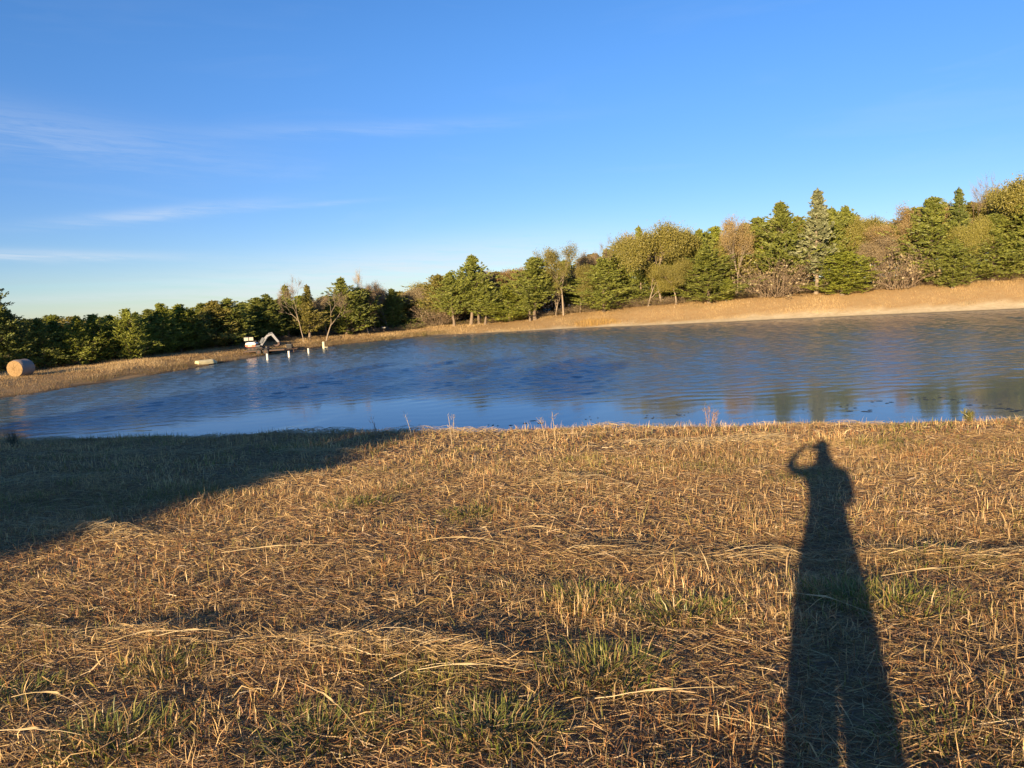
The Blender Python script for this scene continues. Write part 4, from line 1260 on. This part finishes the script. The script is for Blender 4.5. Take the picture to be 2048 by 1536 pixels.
def build_boat():
    # small pale hull lying keel up on the mud, its bow dipping to the water
    a = at(402, 733, 67.2); b = at(436, 728.5, 68.6)
    mid = (a + b) / 2
    L = (b - a).length + .3
    e = empty('upturned_boat', (mid.x - .35, mid.y + .3, max(.02, tz(mid.x - .35, mid.y + .3)) + .0), math.atan2(b.y - a.y, b.x - a.x))
    V, Fq = [], []
    k, s = 15, 11
    for i in range(k):
        t = i / (k - 1)
        hw = .42 * min(1, (1 - t) * 3.2 + .05) ** .6 if t > .6 else .42 * (.86 + .14 * min(1, t * 3))
        hh = .40 * (1 - max(0, t - .75) * 1.6)
        for j in range(s):
            u = j / (s - 1) * math.pi
            c, sn = math.cos(u), math.sin(u)
            V.append(((t - .5) * L, hw * math.copysign(abs(c) ** .6, c), hh * abs(sn) ** .45 - (.06 if t > .9 else 0)))
    for i in range(k - 1):
        for j in range(s - 1):
            Fq.append((i * s + j, (i + 1) * s + j, (i + 1) * s + j + 1, i * s + j + 1))
    Fq.append(tuple(range(s))); Fq.append(tuple(range((k - 1) * s, k * s))[::-1])
    me = bpy.data.meshes.new('hull'); me.from_pydata(V, [], Fq); me.update(); me.materials.append(M['cream'])
    link('hull', me, e)
    MB().box((-.1, 0, .405), (L * .72, .05, .04), bevel=.01).build('keel', M['cream'], e)
    for sgn in (-1, 1):
        MB().box((-.22, sgn * .43, .03), (L * .62, .05, .05), bevel=.012).build('gunwale', M['cream'], e)
    tag(e, 'small cream boat lying upside down on the muddy left shore', 'boat')


build_boat()


def build_box_post():
    p = at(768, 660, 103)
    z = tz(p.x, p.y)
    e = empty('box_on_post', (p.x, p.y, z))
    MB().box((0, 0, .35), (.09, .09, .74)).build('post', M['rust'], e)
    MB().box((0, 0, .82), (.56, .34, .26), bevel=.02).build('box', M['panel'], e)
    MB().box((0, 0, .97), (.64, .42, .035)).build('lid', M['rust'], e)
    tag(e, 'small pale box on a post at the head of the pond', 'box')


build_box_post()


# ------------------------------------------------------------------ weeds along the crest, floating bits
def build_weeds():
    def weed(px, py, hpx, nst, seed, label, col, leafy):
        x, y = near_point(px, py)
        dist = y
        h = hpx * dist / 1420
        r = np.random.default_rng(seed)
        e = empty('tall_weed', (x, y, tz(x, y) - .02))
        hs = h * r.uniform(.6, 1.0, nst); hs[0] = h
        off = r.normal(0, .05, (nst, 2))
        lean = r.normal(0, .10, (nst, 2))
        t = np.linspace(0, 1, 6)
        P = np.stack([off[:, :1] + lean[:, :1] * hs[:, None] * t ** 1.5, off[:, 1:] + lean[:, 1:] * hs[:, None] * t ** 1.5, hs[:, None] * t], -1)
        V, T, Cc = tubes(P, np.linspace(.0055, .0025, 6)[None].repeat(nst, 0), np.tile([col], (nst, 1)), 5)
        link('stalk', np_mesh('stalk', V, T, Cc, M['straw'], True), e)
        n = leafy * nst
        si = r.integers(0, nst, n); u = 1 - r.random(n) ** 1.6 * .75
        c = np.stack([np.array([np.interp(uu, t, P[s, :, j]) for s, uu in zip(si, u)]) for j in range(3)], -1) + r.normal(0, .02, (n, 3))
        v, tt, cc = blades(c[:, 0], c[:, 1], c[:, 2], r.uniform(.03, .12, n), r.uniform(.004, .010, n), r.random(n) * 6.28, r.uniform(.2, 1.0, n), r.normal(.3, .3, n), r.normal(0, .6, n), np.tile([col], (n, 1)) * r.uniform(.6, 1.2, (n, 1)))
        link('seed_head', np_mesh('seed_head', v, tt, cc, M['grass']), e)
        tag(e, label, 'weed', 'weeds along the crest above the water')
    weed(903, 893, 70, 2, 1, 'pale twin stalked dry weed against the water where the tree shade ends', (0.50, 0.38, 0.22), 26)
    weed(826, 872, 46, 1, 2, 'thin dry seed stalk left of the twin stalked weed', (0.42, 0.34, 0.24), 16)
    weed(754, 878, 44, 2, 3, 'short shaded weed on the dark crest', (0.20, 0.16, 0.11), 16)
    weed(1101, 886, 60, 2, 4, 'upright dry stalk on the sunlit crest in the middle', (0.55, 0.40, 0.20), 22)
    weed(1420, 862, 48, 5, 6, 'brownish bushy weed on the crest against the blue water', (0.40, 0.26, 0.17), 30)
    weed(1935, 845, 26, 9, 7, 'low olive weed clump on the crest at the right', (0.26, 0.24, 0.07), 40)
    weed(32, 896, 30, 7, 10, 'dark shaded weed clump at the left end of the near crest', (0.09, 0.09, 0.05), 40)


build_weeds()


def build_floating():
    V, T, o = [], [], 0
    r = np.random.default_rng(8)
    for px, py, sx in ((1052, 846, 1.0), (1180, 838, .5), (1300, 834, .5), (1370, 830, .6), (1690, 815, .6), (1730, 822, .8), (1775, 803, .9), (1840, 797, .7), (1890, 800, .6), (1960, 812, .9), (1995, 818, 1.2), (2020, 823, .8), (990, 848, .4), (1940, 800, .4), (1620, 820, .4)):
        d = ray(px, py); t = -CAM_H / d.z
        x, y = d.x * t, d.y * t
        for q in range(4):
            cx_, cy_ = x + r.normal(0, .35 * sx), y + r.normal(0, .25)
            k = 9
            a = np.linspace(0, 6.283, k, endpoint=False)
            rad = sx * r.uniform(.04, .14) * r.uniform(.6, 1.2, k)
            V.append((cx_, cy_, .022)); V += [(cx_ + rr2 * math.cos(aa) * 1.3, cy_ + rr2 * math.sin(aa) * .8, .006) for rr2, aa in zip(rad, a)]
            T += [(o, o + 1 + j, o + 1 + (j + 1) % k) for j in range(k)]
            o += k + 1
    tag(link('floating_weed', np_mesh('floating_weed', V, T, None, mat_plain('floating_weed', (0.03, 0.032, 0.02), .6))), 'dark bits of weed floating near the near shore', 'water weed', kind='stuff')


build_floating()


# ------------------------------------------------------------------ the photographer (behind the camera, seen only as a shadow)
def build_person():
    # local frame: +y is the way the shadow falls, +x to the right of it, origin under the phone
    e = empty('person', (0, 0, tz(-.15, -.35)), -SHADOW_AZ)
    eye = CAM_H - e.location.z           # height of the phone above the feet
    by = -0.42                           # body behind the phone
    J, E, Rd = [], [], []

    def v(p, r):
        J.append(p); Rd.append(r); return len(J) - 1

    def chain(a, pts):
        for p, r in pts:
            b = v(p, r); E.append((a, b)); a = b
        return a
    s = eye / 1.60
    bx = 0.055
    pel = v((bx, by, .95 * s), (.165, .125))
    spine = chain(pel, [((bx, by + .01, 1.10 * s), (.160, .115)), ((bx, by, 1.28 * s), (.185, .125)), ((bx, by, 1.40 * s), (.165, .105))])
    neck = chain(spine, [((bx - .01, by + .02, 1.49 * s), (.060, .060)), ((bx - .02, by + .05, 1.57 * s), (.075, .085)), ((bx - .02, by + .06, 1.67 * s), (.085, .10)), ((bx - .02, by + .05, 1.745 * s), (.055, .065))])
    # left arm: elbow out to the left, hand at the phone
    chain(spine, [((bx - .19, by, 1.385 * s), (.070, .070)), ((bx - .30, by + .13, 1.36 * s), (.055, .055)), ((-.33, -.10, 1.38 * s), (.048, .048)), ((-.27, -.05, 1.50 * s), (.038, .038)), ((-.18, -.03, 1.585 * s), (.034, .030)), ((-.13, -.02, 1.60 * s), (.040, .022))])
    # right arm: tucked in front, holding the other end of the phone
    chain(spine, [((bx + .19, by, 1.38 * s), (.070, .070)), ((bx + .20, by + .10, 1.22 * s), (.055, .055)), ((bx + .17, by + .20, 1.14 * s), (.048, .048)), ((bx + .08, -.08, 1.40 * s), (.038, .038)), ((.07, -.03, 1.56 * s), (.034, .030)), ((.06, -.02, 1.59 * s), (.040, .022))])
    for sg, fx in ((-1, -.092), (1, .132)):
        chain(pel, [((bx + sg * .10, by, .86 * s), (.135, .125)), ((bx + fx * .95, by + .02, .55 * s), (.122, .112)), ((bx + fx, by - .01, .28 * s), (.080, .085)), ((bx + fx * 1.15, by - .02, .09), (.062, .068)), ((bx + fx * 1.05, by + .14, .045), (.050, .045))])
    me = bpy.data.meshes.new('body'); me.from_pydata(J, E, []); me.update()
    o = link('body', me, e)
    o.modifiers.new('skin', 'SKIN'); o.modifiers.new('sub', 'SUBSURF').render_levels = 2
    sk = me.skin_vertices[0].data
    for i, r in enumerate(Rd): sk[i].radius = r
    sk[0].use_root = True
    me.materials.append(mat_plain('dark_clothes', (0.05, 0.055, 0.07), .8))
    # hair cap
    bm = MB(); bm2 = bmesh.new(); bmesh.ops.create_uvsphere(bm2, u_segments=20, v_segments=12, radius=.108)
    for q in bm2.verts:
        q.co.x *= .84; q.co.z *= 1.0
    bm2.transform(Matrix.Translation((bx - .02, by + .035, 1.675 * s))); bm._add(bm2)
    bm.build('hair', mat_plain('hair', (.06, .04, .03), .6), e)
    # fingers on the phone edges
    for hx, sg in ((-.115, -1), (.05, 1)):
        for k in range(4):
            P = np.array([[(hx, -.03, eye - .035 + k * .020), (hx - sg * .018, -.004, eye - .036 + k * .020), (hx - sg * .040, -.006, eye - .036 + k * .020)]])
            V, T, Cc = tubes(P, np.array([[.009, .008, .007]]), np.ones((1, 3)), 8)
            link('finger', np_mesh('finger', V, T, Cc, mat_plain('skin', (.5, .32, .24), .6) if k == 0 and sg == -1 else bpy.data.materials['skin'], True), e)
        P = np.array([[(hx, -.04, eye - .05), (hx - sg * .02, -.052, eye - .03), (hx - sg * .04, -.050, eye - .015)]])
        V, T, Cc = tubes(P, np.array([[.011, .010, .008]]), np.ones((1, 3)), 8)
        link('thumb', np_mesh('thumb', V, T, Cc, bpy.data.materials['skin'], True), e)
    tag(e, 'photographer holding up a phone, seen only by the long shadow', 'person')
    # phone just behind the lens
    ph = empty('phone', (0, 0, CAM_H), 0)
    q = cam.matrix_world.to_quaternion()
    ph.rotation_mode = 'QUATERNION'; ph.rotation_quaternion = q
    MB().box((-.055, -.02, .022), (.162, .076, .009), bevel=.003).build('case', M['black'], ph)
    MB().cyl((0, 0, .0178), (0, 0, .0150), .008, seg=16).build('lens_ring', M['navy'], ph)
    MB().box((-.055, -.02, .0275), (.150, .070, .001)).build('screen', M['navy'], ph)
    tag(ph, 'dark phone held level in both hands of the photographer', 'phone')


build_person()
